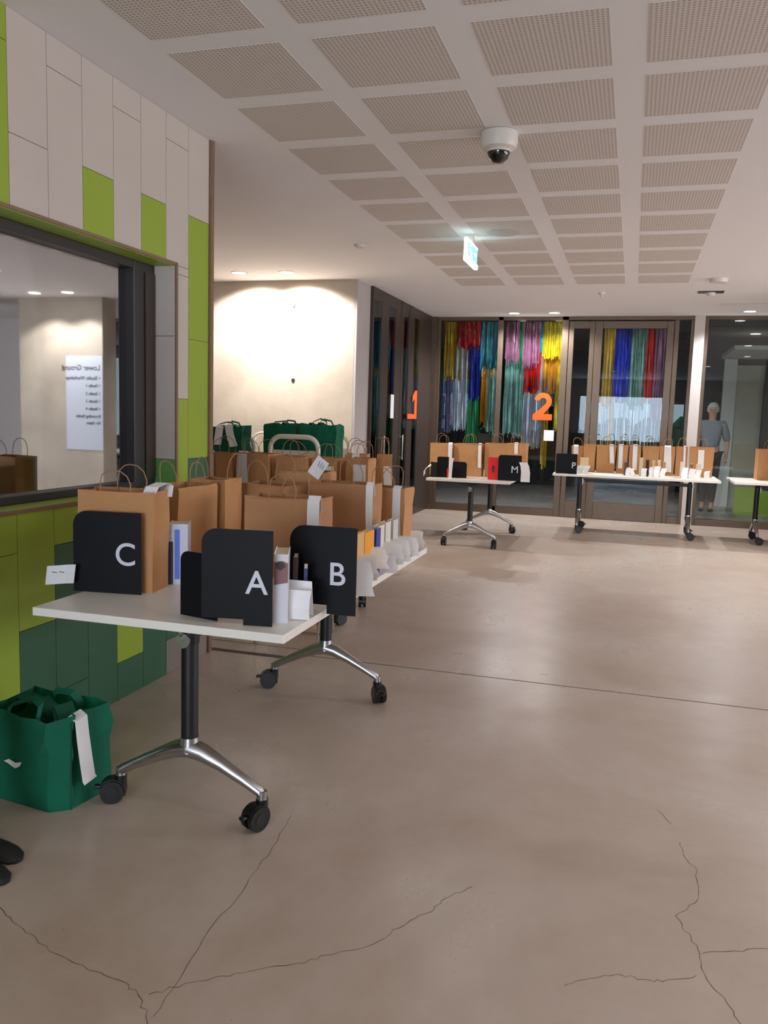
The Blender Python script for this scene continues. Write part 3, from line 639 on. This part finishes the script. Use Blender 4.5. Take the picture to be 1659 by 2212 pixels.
# stray pieces on the nearest table
o = sheet([(-1.82, 2.415, .798), (-1.86, 2.42, .793), (-1.90, 2.42, .787), (-1.94, 2.418, .782)], (.14, 0, 1), .068, None, 'paper_slip'); tag(o, 'white slip sticking out left of sign C', 'paper slip')
for k in range(2):
    MB().box(-1.915 + .03 * k, -1.895 + .03 * k, 2.4165, 2.4175, .795 + .003 * k, .797 + .003 * k).build('print', 'ink', o)
standbook('white book with blue spine label beside the bag behind sign C', (-1.603, 2.745, .73), R(24), .070, .225, .12, mat('white_cover', (.80, .80, .86), .4))
bk = bpy.context.scene.objects['book']; MB().box(-.012, .006, -.0615, -.0602, .02, .205).build('spine_label', mat('blue_print', (.35, .47, .85), .5), bk); MB().box(-.035, -.018, -.0615, -.0602, .0, .16).build('spine_picture', 'ink', bk)
t = standbook('large white book with flower picture right of sign A', (-1.030, 2.385, .73), R(21), .044, .215, .155, mat('glossy_white_cover', (.86, .85, .88), .25))
MB().add([(-.021 + .042 * u, -.0782, .12 + .075 * v) for u, v in ((0, 0), (1, .1), (1, .9), (.6, 1), (0, .95))], [(0, 1, 2, 3, 4)]).build('spine_picture', mat('flower_print', (.52, .36, .36), .4), t)
MB().add([(-.016 + .03 * u, -.0786, .165 + .03 * v) for u, v in ((.1, .2), (.5, 0), (1, .4), (.8, .8), (.4, 1), (0, .7))], [(0, 1, 2, 3, 4, 5)]).build('dark_flower', mat('dark_flower', (.2, .12, .13), .5), t)
standbook('thin dark book behind the flower-picture book', (-1.03, 2.50, .73), R(20), .016, .185, .12, mat('dark_cover', (.22, .16, .16), .5))
standbook('thin cream book second behind the flower-picture book', (-1.045, 2.60, .73), R(20), .014, .165, .10, mat('cream_cover', (.8, .75, .66), .5))
t = thing('notebook', 'small dark blue notebook with silver clasp standing near sign B', 'notebook', (-.995, 2.50, .73), R(20))
MB().box(-.006, .006, -.05, .05, 0, .15).build('cover', mat('navy_cover', (.16, .18, .35), .4), t, bevel=.002); MB().box(-.004, .006, -.052, -.044, .15, .165).build('clasp', 'chrome', t)
o = sheet([(-.985, 2.36, .735), (-.985, 2.355, .77), (-.985, 2.36, .80), (-.985, 2.372, .825)], (1, .12, 0), .115, None, 'paper_slip'); tag(o, 'broad white slip standing at the table corner right of sign A', 'paper slip')
o2 = sheet([(-.99, 2.43, .735), (-.99, 2.43, .78), (-.99, 2.425, .845)], (1, .02, 0), .10, None, 'paper_slip', taper=.9); tag(o2, 'smaller white slip tucked behind the broad corner slip', 'paper slip')
# bookends with letters
def bookend(label, loc, rz, letter=None, w_=.22, h=.285, lx=.055, lz=.10, size=.105, tab=None, flip=False, rad=.05, base=True):
    t = thing('bookend', label, 'bookend', loc, rz)
    poly = [(-w_ / 2, 0), (w_ / 2, 0), (w_ / 2, h)] + arc(-w_ / 2 + rad, h - rad, rad, 90, 180, 8)
    if flip: poly = [(-w_ / 2, 0), (w_ / 2, 0)] + arc(w_ / 2 - rad, h - rad, rad, 0, 90, 8) + [(-w_ / 2, h)]
    if tab: poly = [(-w_ / 2, 0), (w_ / 2 - tab[0], 0), (w_ / 2 - tab[0], -tab[1]), (w_ / 2, -tab[1])] + poly[2:]
    MB().prism(poly, lambda u, v, tt: (u, tt, v), -.0015, .0015).build('plate', 'bookend', t)
    if base: MB().box(-w_ / 2 + .02, w_ / 2 - .08, .0015, .08, 0, .0015).build('base', 'bookend', t)
    if letter: text('letter', letter, 'letter', size, (lx, -.0022, lz), (R(90), 0, 0), t, off=.0008)
    return t
bookend('black metal bookend sign with white letter C', (-1.722, 2.462, .731), R(8), 'C', .25, .285, .068, .135, .112, base=False)
bookend('black metal bookend sign with white letter A', (-1.117, 2.245, .748), R(9), 'A', .222, .275, .062, .112, .102, tab=(.09, .0175), rad=.045, base=False)
bookend('plain smaller black bookend left of sign A', (-1.262, 2.275, .731), R(-13), None, .15, .205, rad=.03)
bookend('black metal bookend sign with white letter B overhanging the table edge', (-.950, 2.535, .7465), R(2), 'B', .232, .262, .050, .102, .108, rad=.05, base=False, tab=(.10, .03))
# far right column of books and slips on the nearest table
def bx(label, x0, x1, y0, d, z1, c, z0=.73, nm='book'):
    return standbook(label, ((x0 + x1) / 2, y0 + d / 2, z0), 0, x1 - x0, z1 - z0, d, mat('cover_' + label.split()[0], c, .5))
bx('maroon book just right of sign B', -.968, -.950, 2.72, .12, .94, (.35, .08, .12))
bx('tan book beside the maroon one', -.968, -.948, 2.87, .10, .935, (.86, .68, .42))
bx('orange topped book behind sign B', -.985, -.955, 3.00, .12, .925, (.95, .62, .12))
bx('blue book last before the row of cream books', -.974, -.958, 3.16, .06, .92, (.12, .22, .62))
for i, (y, z) in enumerate(((3.30, .912), (3.40, .915), (3.52, .912))):
    bx(['cream paperback first behind the blue book', 'pale paperback second behind the blue book', 'pale grey paperback third behind the blue book'][i], -1.02, -.99, y, .08, z, [(.9, .86, .78), (.86, .85, .8), (.8, .8, .78)][i])
SL = [(-.945, -.87, .735, .856, 2.76), (-.95, -.885, .764, .855, 2.90), (-.975, -.908, .779, .857, 3.07), (-.965, -.90, .734, .81, 3.22), (-1.03, -.914, .745, .835, 3.36), (-1.0, -.925, .735, .83, 3.50), (-1.02, -.93, .735, .82, 3.66), (-1.02, -.945, .735, .80, 3.72), (-1.03, -.955, .735, .815, 3.90)]
for i, (x0, x1, z0, z1, y) in enumerate(SL):
    rr = random.Random(i); cx = (x0 + x1) / 2; k = rr.uniform(-.015, .015)
    o = sheet([(cx - .02, y + .03, z1 + .0), (cx, y + .02, z1 - .005), (cx + .01 + k, y + .004, z0 + (z1 - z0) * .6), (cx + .02, y - .006, z0 + (z1 - z0) * .3), (cx + .02 + k, y, z0)], (1, .3 + k * 8, 0), (x1 - x0) * 1.15, None, 'paper_slip', taper=.9)
    tag(o, 'white paper slip, %s of the row along the nearest table’s right edge' % ['first', 'second', 'third', 'fourth', 'fifth', 'sixth', 'seventh', 'eighth', 'last'][i], 'paper slip', 'slips along the right edge of the nearest table')
# the big tilted slip over the alcove bags
o = sheet([(-1.4090, 3.7400, 1.1543), (-1.4277, 3.7360, 1.1259), (-1.4464, 3.7320, 1.0960), (-1.4576, 3.7280, 1.0735)], (.83, 0, -.55), .068, None, 'paper_slip'); tag(o, 'large tilted white slip with handwriting near the far end of the nearest table', 'paper slip')
for k in range(3): MB().add([(-1.425 + .010 * k, 3.7285, 1.145 - .008 * k), (-1.422 + .010 * k, 3.7285, 1.147 - .008 * k), (-1.432 + .010 * k, 3.7255, 1.122 - .008 * k), (-1.435 + .010 * k, 3.7255, 1.120 - .008 * k)], [(0, 1, 2, 3)]).build('handwriting', 'ink', o)

# ------------------------------------------------------------------ book trolleys with green bags
def trolley(label, x0, x1, y0, y1, top):
    t = thing('book_trolley', label, 'trolley', ((x0 + x1) / 2, (y0 + y1) / 2, 0)); w_ = (x1 - x0) / 2; l = (y1 - y0) / 2
    for s_ in (-1, 1):
        r_ = .10; p = [(-w_, s_ * l, .10), (-w_, s_ * l, top - r_)] + [(-w_ + r_ + r_ * math.cos(R(a)), s_ * l, top - r_ + r_ * math.sin(R(a))) for a in (165, 150, 135, 120, 105, 90)] + [(w_ - r_ + r_ * math.cos(R(a)), s_ * l, top - r_ + r_ * math.sin(R(a))) for a in (90, 75, 60, 45, 30, 15)] + [(w_, s_ * l, top - r_), (w_, s_ * l, .10)]
        MB().tube(p, .021, 10, flat=.8).build('end_frame', 'trolley', t, smooth=True)
        MB().box(-w_ + .02, w_ - .02, s_ * l - .006, s_ * l + .006, .16, top - .115).build('end_panel', 'trolley', t)
        for d in (-1, 1):
            MB().cyl((d * w_ - .012, s_ * l, .04), (d * w_ + .012, s_ * l, .04), .04, 16).build('caster', 'rubber', t, smooth=True)
            MB().cyl((d * w_, s_ * l, .045), (d * w_, s_ * l, .11), .012, 8).build('stem', 'chrome', t)
    for z in (.22, .55, top - .26):
        m_ = MB(); m_.box(-w_ + .015, w_ - .015, -l + .008, l - .008, z, z + .012); m_.build('shelf', 'trolley', t)
    return t
trolley('cream book trolley with rounded end frame behind the alcove table', -2.955, -2.52, 6.55, 7.35, 1.165)
trolley('cream book trolley half hidden at the left of the alcove', -3.62, -3.28, 6.9, 7.6, 1.15)
def green_bag(label, loc, rz=0, w_=.32, d=.2, h=.34, seed=0, slip=None, lean=0, chamfer=False, handles=True):
    rr = random.Random(seed + 40); t = thing('fabric_bag', label, 'bag', loc, rz, None)
    n_s = 6; ring = []
    per = [(-1, -1), (-.5, -1), (0, -1), (.5, -1), (1, -1), (1, -.4), (1, .4), (1, 1), (.5, 1), (0, 1), (-.5, 1), (-1, 1), (-1, .4), (-1, -.4)]
    if chamfer: per[4:5] = [(.70, -1), (1, -.55)]
    vs = []
    for k in range(n_s):
        z = k / (n_s - 1); f = .95 + .07 * z
        for i, (u, v) in enumerate(per):
            j = rr.uniform(-.007, .007) * (z > 0) * (1 if z < 1 else 1.6); pin = -.025 * z * (abs(v) < .5 and abs(u) == 1)
            vs.append((u * w_ / 2 * f + (pin * u) + j, v * d / 2 * f + j + lean * z * z, h * z + (rr.uniform(-.014, .014) if z == 1 else 0)))
    n = len(per); fs = [tuple(reversed(range(n)))] + [(k * n + i, k * n + (i + 1) % n, (k + 1) * n + (i + 1) % n, (k + 1) * n + i) for k in range(n_s - 1) for i in range(n)]
    MB().add(vs, fs).build('bag_body', 'bagfab', t, solid=.002)
    for u, v in ((-1, -1), (1, -1 if not chamfer else -.55)):
        MB().tube([(u * w_ / 2 * (.95 + .07 * q) , v * d / 2 * (.95 + .07 * q) - .001 + lean * q * q, h * q) for q in (0, .3, .6, .96)], .003, 5).build('seam', 'bagfab_d', t)
    if handles:
        for s_ in (-1, 1):
            p = [(-.07, s_ * d * .47, h - .03), (-.06, s_ * d * .42, h + .02), (-.01, s_ * d * .2, h + rr.uniform(.02, .05)), (.05, s_ * d * .3, h + .03), (.07, s_ * d * .46, h - .03)]
            sheet([Vector(q) + Vector((0, lean, 0)) for q in p], (0, 1, .5), .028, t, 'handle', 'bagfab', taper=1)
        for q in range(4):      # crumpled lining and bags rising inside
            x = rr.uniform(-.3, .3) * w_; sheet([(x - .05, rr.uniform(-.2, .2) * d, h - .05), (x - .02, 0, h + rr.uniform(.0, .02)), (x + .03, rr.uniform(-.2, .2) * d, h - .02), (x + .06, .02, h - .06)], (.2, 1, 0), .07, t, 'crumpled_edge', 'bagfab_d')
    if slip: sheet(slip, (1, .2, 0), .045, t, 'paper_slip')
    return t
green_bag('left green fabric bag on the trolley behind the arch', (-2.902, 6.75, .918), R(-2), .30, .24, .345, 1)
green_bag('right green fabric bag on the trolley behind the arch', (-2.558, 6.76, .918), R(3), .30, .24, .355, 2)
g = green_bag('green fabric bag with folded white slips at the wall edge', (-3.42, 6.72, .90), R(4), .30, .22, .33, 3)
sheet([(-.04, -.08, .31), (-.04, -.10, .345), (-.045, -.135, .32), (-.05, -.145, .25), (-.06, -.15, .17)], (1, 0, 0), .07, g); sheet([(.03, -.08, .31), (.03, -.12, .345), (.06, -.15, .26), (.10, -.16, .16)], (1, 0, .2), .07, g)
t = thing('low_shelf', 'cream low shelf under the slip-draped green bag', 'shelf', (-3.42, 6.72, 0))
MB().box(-.18, .18, -.13, .13, .88, .90).build('shelf_board', 'trolley', t)
for a in (-1, 1):
    for b in (-1, 1): MB().box(a * .17 - .012, a * .17 + .012, b * .12 - .012, b * .12 + .012, 0, .88).build('leg', 'trolley', t)

# green bag on the floor near the camera
g = green_bag('green fabric bag with a white tag standing on the floor by the tiles', (-1.925, 2.39, 0), R(-8), .36, .24, .325, 9, chamfer=True)
sheet([(.13, -.03, .30), (.165, -.035, .335), (.195, -.035, .32), (.198, -.03, .25), (.200, -.02, .17), (.202, -.01, .10), (.20, .0, .085)], (-.1, 1, .1), .06, g, taper=1.1)
wing = [(0, 0), (.025, .012), (.055, .004), (.085, .012), (.075, -.004), (.055, -.016), (.04, -.012), (.02, -.004)]
MB().prism(wing, lambda u, v, tt: (-.07 + u, -.1275 + tt, .15 + v), 0, .0012).build('emblem', 'paper', g)

# chrome sled chair and bag glimpsed beneath
t = thing('sled_chair', 'chrome sled-base chair glimpsed under the tables', 'chair', (-1.90, 4.62, 0), R(8))
for s_ in (-1, 1):
    MB().tube([(-.18 * s_ - .0, -.2, .45), (-.19 * s_, -.22, .02), (-.19 * s_, -.21, .009), (-.19 * s_, .19, .009), (-.19 * s_, .2, .02), (-.18 * s_, .17, .45)], .0065, 8).build('sled_leg', 'chrome', t, smooth=True)
MB().box(-.20, .20, -.21, .20, .45, .462).build('seat', mat('tan_seat', (.60, .40, .30), .5), t, bevel=.004)
MB().tube([(-.19, .1, .009), (.19, .1, .009)], .006, 8).build('cross_rod', 'chrome', t)
paper_bag('brown paper bag on the floor under the nearest table’s far end', (-2.02, 4.93, 0), R(15), .22, .15, .16, handles=False, seed=31)

# ------------------------------------------------------------------ far left table items
FB = 'paper bags on the sign M table'
paper_bag('brown paper bag leftmost on the sign M table', (-2.0, 9.02, .73), R(2), .24, .14, .35, seed=41, group=FB, slip=('front', .10, .34, .02, .045, .2))
paper_bag('widest brown paper bag on the sign M table', (-1.702, 9.05, .73), R(-2), .305, .14, .355, seed=42, group=FB, slip=('front', .13, .33, .10, .035, .3))
paper_bag('brown paper bag behind the red book', (-1.40, 9.08, .73), R(3), .25, .14, .37, seed=43, group=FB)
paper_bag('brown paper bag rising behind sign M', (-1.22, 9.36, .73), R(-3), .22, .14, .37, seed=44, group=FB, slip=('front', .0, .36, .25, .04, .2))
bookend('plain tall black bookend on the sign M table', (-1.90, 8.62, .731), 0, None, .125, .218, rad=.02)
bookend('plain low black bookend beside the widest bag', (-1.73, 8.66, .731), 0, None, .16, .17, rad=.03, flip=True)
bookend('black metal bookend sign with white letter M overhanging', (-1.19, 8.60, .731), 0, 'M', .24, .265, .052, .115, .10, rad=.03, base=False)
standbook('black book at the left end of the sign M table', (-1.995, 8.66, .73), 0, .07, .16, .1, mat('black_cover', (.08, .06, .06), .4))
t = standbook('bright red book leaning beside sign M', (-1.365, 8.66, .73), 0, .11, .235, .06, mat('red_cover', (.92, .12, .1), .4)); MB().box(-.012, .012, -.032, -.0305, .08, .15).build('cover_mark', 'ink', t)
standbook('small red book between the two plain bookends', (-1.83, 8.60, .73), 0, .03, .10, .04, mat('red_cover_small', (.9, .15, .1), .4))
o = sheet([(-2.02, 8.6, .86), (-2.05, 8.59, .845), (-2.09, 8.585, .80), (-2.09, 8.585, .75)], (0, 1, .3), .08, None, 'paper_slip'); tag(o, 'white slip overhanging the left corner of the sign M table', 'paper slip')
o = sheet([(-1.05, 8.56, .93), (-1.03, 8.555, .89), (-1.02, 8.55, .83), (-1.02, 8.55, .73)], (1, 0, 0), .085, None, 'paper_slip', taper=1.1); tag(o, 'white slip hanging right of sign M', 'paper slip')
o = sheet([(-1.775, 8.5, .945), (-1.785, 8.495, .9), (-1.79, 8.49, .80), (-1.79, 8.485, .731)], (1, 0, 0), .035, None, 'paper_slip'); tag(o, 'tall white slip standing between the plain bookends', 'paper slip')

# ------------------------------------------------------------------ sign P table items
PB = 'paper bags on the sign P table'
specs = [(-.66, 10.98, .15, .32, None, 'first'), (-.50, 10.88, .16, .36, None, 'second'), (-.30, 10.88, .24, .355, ('front', .06, .33, .12, .05, .8), 'third'),
         (-.10, 10.9, .15, .36, ('front', -.02, .34, .06, .05, .2), 'fourth'), (.05, 10.9, .15, .365, ('front', .0, .34, .05, .055, .3), 'fifth'), (.24, 10.9, .21, .36, None, 'sixth'),
         (.43, 10.9, .19, .365, ('front', .0, .35, .04, .075, .5, 1.3), 'seventh'), (.60, 10.9, .15, .37, ('front', .03, .35, .12, .025, .3), 'eighth'), (.83, 10.86, .28, .375, ('front', -.01, .33, .10, .07, .2), 'ninth and last')]
for i, (x, y, w_, h_, s_, nm) in enumerate(specs):
    if i == 0: paper_bag('brown paper bag behind sign P, first from the left', (x, y, .73), R(3), w_ - .01, .12, h_, seed=60 + i, group=PB, slip=('front', -.02, .31, .2, .06, .2))
    else: paper_bag('brown paper bag %s from the left on the sign P table' % nm, (x, y, .73), R(random.Random(i).uniform(-3, 3)), w_ - .022, .12, h_ - .01, seed=60 + i, group=PB, slip=s_, hx=min(.05, w_ * .3), flare=1.04 if i % 2 else 1.08)
bookend('black metal bookend sign with white letter P overhanging', (-.735, 10.22, .731), 0, 'P', .25, .24, .085, .10, .10, rad=.02, base=False, tab=(.10, .05))
BK = [(-.54, .10, .19, (.86, .76, .55)), (-.05, .035, .16, (.32, .22, .2)), (.13, .04, .22, (.82, .74, .62)), (.20, .03, .20, (.06, .06, .07)), (.27, .035, .19, (.82, .70, .52)), (.33, .03, .2, (.85, .78, .66)), (.39, .035, .18, (.72, .52, .36)), (.60, .05, .19, (.88, .84, .76)), (.70, .035, .17, (.55, .38, .28)), (.78, .05, .17, (.86, .82, .74))]
for i, (x, th, h_, c) in enumerate(BK):
    standbook('%s on the sign P table' % ['tan box-like book right of sign P', 'short brown book before the fourth bag', 'pale book before the sixth bag', 'black book before the sixth bag', 'buff book right of the black one', 'cream book middle of the centre cluster', 'light brown book before the seventh bag', 'cream book left of the small brown one', 'small brown book', 'cream book before the ninth bag'][i],
              (x, 10.50, .73), R(random.Random(i + 5).uniform(-10, 10)), th, h_, .12, mat('cover_p%d' % i, c, .5), group='books on the sign P table')
for i, (x, wd, h_) in enumerate(((-.58, .08, .10), (-.50, .07, .10), (-.02, .05, .10), (.02, .05, .09), (.16, .06, .10), (.25, .07, .12), (.31, .07, .13), (.38, .06, .11), (.62, .07, .13), (.70, .07, .12), (.77, .06, .11), (.86, .06, .10))):
    rr = random.Random(i + 90)
    o = sheet([(x + .01, 10.36, .73 + h_), (x, 10.34, .73 + h_ * .7), (x + rr.uniform(-.02, .02), 10.33, .73 + h_ * .3), (x, 10.325, .732)], (1, rr.uniform(-.3, .3), rr.uniform(-.15, .15)), wd, None, 'paper_slip')
    tag(o, 'white slip standing on the sign P table, %s from the left' % ['1st', '2nd', '3rd', '4th', '5th', '6th', '7th', '8th', '9th', '10th', '11th', '12th'][i], 'paper slip', 'slips on the sign P table')
# right edge table
paper_bag('brown paper bag on the table at the right edge', (1.60, 10.86, .73), R(6), .30, .15, .37, seed=80)
standbook('cream book beside the bag at the right edge', (1.66, 10.55, .73), R(4), .08, .20, .12, mat('cream_cover_right', (.85, .8, .7), .5))

# ------------------------------------------------------------------ poster (seen mirrored in the left window)
t = thing('poster', 'directory poster on the concrete wall, seen mirrored in the window', 'poster', (2.245, 9.618, 1.40))
MB().box(-.285, .285, -.004, .001, -.62, .63).build('board', 'poster', t)
lines = [('Lower Ground', .47, .098), ('\u2022 Studio Workshop', .335, .068), ('1 Studio 1', .235, .055), ('1 Studio 2', .13, .055), ('1 Studio 3', .03, .055), ('1 Studio 4', -.07, .055), ('Recording Studio', -.17, .055), ('Fire Stairs', -.26, .055)]
for s_, z, sz in lines: text('lettering', s_, 'ink', sz, (-.25, -.0045, z), (R(90), 0, 0), t, align='LEFT', off=.0015)

# ------------------------------------------------------------------ people
def skinmesh(name, J, E_, mt, parent, sub=2):
    keys = list(J); me = bpy.data.meshes.new(name)
    me.from_pydata([J[k][:3] for k in keys], [(keys.index(a), keys.index(b)) for a, b in E_], [])
    o = bpy.data.objects.new(name, me); C.objects.link(o); o.parent = parent
    me.materials.append(M[mt] if isinstance(mt, str) else mt)
    o.modifiers.new('skin', 'SKIN'); 
    for i, k in enumerate(keys):
        r_ = J[k][3]; me.skin_vertices[0].data[i].radius = (r_, r_ * (J[k][4] if len(J[k]) > 4 else 1))
    me.skin_vertices[0].data[0].use_root = True
    s_ = o.modifiers.new('sub', 'SUBSURF'); s_.levels = sub; s_.render_levels = sub
    me.polygons.foreach_set('use_smooth', [True] * len(me.polygons))
    return o
def shoe(parent, x, y, rz, name='shoe'):
    secs = [(-.125, .022, .03), (-.11, .030, .05), (-.06, .034, .055), (0, .036, .05), (.05, .042, .042), (.09, .043, .034), (.12, .034, .027), (.138, .014, .018)]
    vs = []; n = 12
    for s_, hw, hz in secs:
        for k in range(n):
            a = 2 * math.pi * k / n; cc, ss = math.cos(a), math.sin(a)
            vs.append((s_, hw * cc, max(0.001, hz * .42 + hz * .58 * ss if ss > 0 else hz * .42 * (1 + ss * 1.2))))
    fs = [(i * n + k, i * n + (k + 1) % n, (i + 1) * n + (k + 1) % n, (i + 1) * n + k) for i in range(len(secs) - 1) for k in range(n)] + [tuple(range(n)), tuple(range((len(secs) - 1) * n, len(secs) * n))]
    o = MB().add(vs, fs).build(name, 'shoe', parent, smooth=True, loc=(x, y, 0), rot=(0, 0, rz))
    return o
def person(label, loc, rz, hair, top, legs, feet=((.0, .07), (.0, -.07)), scale=1.0, bare_ankle=False, back=False):
    """faces +x"""
    t = thing('person', label, 'person', loc, rz); t.scale = (scale,) * 3
    (ax, ay), (bx_, by) = feet
    a = {'pelvis': (0, 0, .92, .13, .95), 'belly': (0, 0, 1.06, .115, 1), 'chest': (0, 0, 1.26, .13, 1.15), 'neck0': (0, 0, 1.42, .065), 'neck': (.005, 0, 1.48, .052), 'head': (.015, 0, 1.60, .082), 'crown': (.01, 0, 1.66, .075)}
    for s_, nm in ((1, 'l'), (-1, 'r')):
        fx, fy = (ax, ay) if s_ > 0 else (bx_, by)
        a['hip' + nm] = (0, s_ * .085, .86, .085); a['knee' + nm] = (.015 + fx * .5, s_ * .09 * .5 + fy * .5, .48, .055); a['ank' + nm] = (fx - .02, fy, .09, .034); a['toe' + nm] = (fx + .07, fy, .035, .026)
        a['sh' + nm] = (0, s_ * .17, 1.38, .052); a['el' + nm] = (-.01, s_ * .24, 1.10, .038); a['wr' + nm] = (.06, s_ * .24, .87, .026); a['pm' + nm] = (.075, s_ * .235, .81, .030, .6)
        for k in range(4): a['f%d' % k + nm] = (.09 + .012 * (k - 1.5), s_ * .232, .735 - .005 * abs(k - 1), .009)
        a['th' + nm] = (.11, s_ * .222, .80, .010)
    if back:      # arms held behind the body
        for k in list(a):
            if k[:2] in ('el', 'wr', 'pm', 'th') or k[:1] == 'f': v = a[k]; a[k] = (v[0] * .4 - .055, v[1] * .93, *v[2:])
        for k in ('pelvis', 'belly', 'chest'): a[k] = (a[k][0], a[k][1], a[k][2], a[k][3] * .86, *a[k][4:])
    E_ = [('pelvis', 'belly'), ('belly', 'chest'), ('chest', 'neck0'), ('neck0', 'neck'), ('neck', 'head'), ('head', 'crown')]
    for nm in 'lr':
        E_ += [('pelvis', 'hip' + nm), ('hip' + nm, 'knee' + nm), ('knee' + nm, 'ank' + nm), ('ank' + nm, 'toe' + nm), ('chest', 'sh' + nm), ('sh' + nm, 'el' + nm), ('el' + nm, 'wr' + nm), ('wr' + nm, 'pm' + nm), ('pm' + nm, 'th' + nm)] + [('pm' + nm, 'f%d' % k + nm) for k in range(4)]
    skinmesh('body', a, E_, 'skin', t, 2)
    sh = {k: a[k] for k in ('pelvis', 'belly', 'chest', 'neck0', 'shl', 'shr', 'ell', 'elr')}
    sh = {k: (*v[:3], v[3] + .018, *(v[4:])) for k, v in sh.items()}
    skinmesh('shirt', sh, [('pelvis', 'belly'), ('belly', 'chest'), ('chest', 'neck0'), ('chest', 'shl'), ('chest', 'shr'), ('shl', 'ell'), ('shr', 'elr')], top, t)
    tr_ = {k: (*a[k][:3], a[k][3] + .016) for k in ('pelvis', 'hipl', 'hipr', 'kneel', 'kneer', 'ankl', 'ankr')}
    for nm in 'lr': v = a['ank' + nm]; kz = .22 if bare_ankle else .12; tr_['ank' + nm] = (v[0], v[1], kz, .05)
    skinmesh('trousers', tr_, [('pelvis', 'hipl'), ('pelvis', 'hipr'), ('hipl', 'kneel'), ('hipr', 'kneer'), ('kneel', 'ankl'), ('kneer', 'ankr')], legs, t)
    MB().lathe([(0, .09), (.05, .075), (.082, .03), (.092, -.02), (.085, -.07)], (-.012, 0, 1.63), 18).build('hair', hair, t, smooth=True)
    for s_ in (-1, 1):
        MB().lathe([(0, .008), (.008, 0), (0, -.008)], (.088, s_ * .03, 1.60), 8).build('eye', 'ink', t); MB().lathe([(0, .02), (.012, 0), (0, -.02)], (.01, s_ * .085, 1.595), 8).build('ear', 'skin', t)
    MB().add([(.09, -.012, 1.565), (.09, .012, 1.565), (.108, 0, 1.567), (.092, 0, 1.605)], [(0, 1, 2), (0, 2, 3), (1, 3, 2), (0, 3, 1)]).build('nose', 'skin', t)
    MB().box(.086, .092, -.02, .02, 1.535, 1.54).build('mouth', mat('lips', (.6, .3, .3), .6), t)
    for (fx, fy) in feet: shoe(t, fx + .045, fy, 0)
    return t
person('person in black flat shoes standing beside the green bag, mostly out of frame', (-2.055, 1.975, 0), R(-8), 'hair_dark', 'cloth_dark', 'cloth_dark', feet=((.175, .045), (.235, -.055)), bare_ankle=True, back=True)
person('white-haired person in a pale shirt standing behind the right glass', (1.20, 14.1, 0), R(-100), 'hair_white', 'cloth_white', 'cloth_dark')
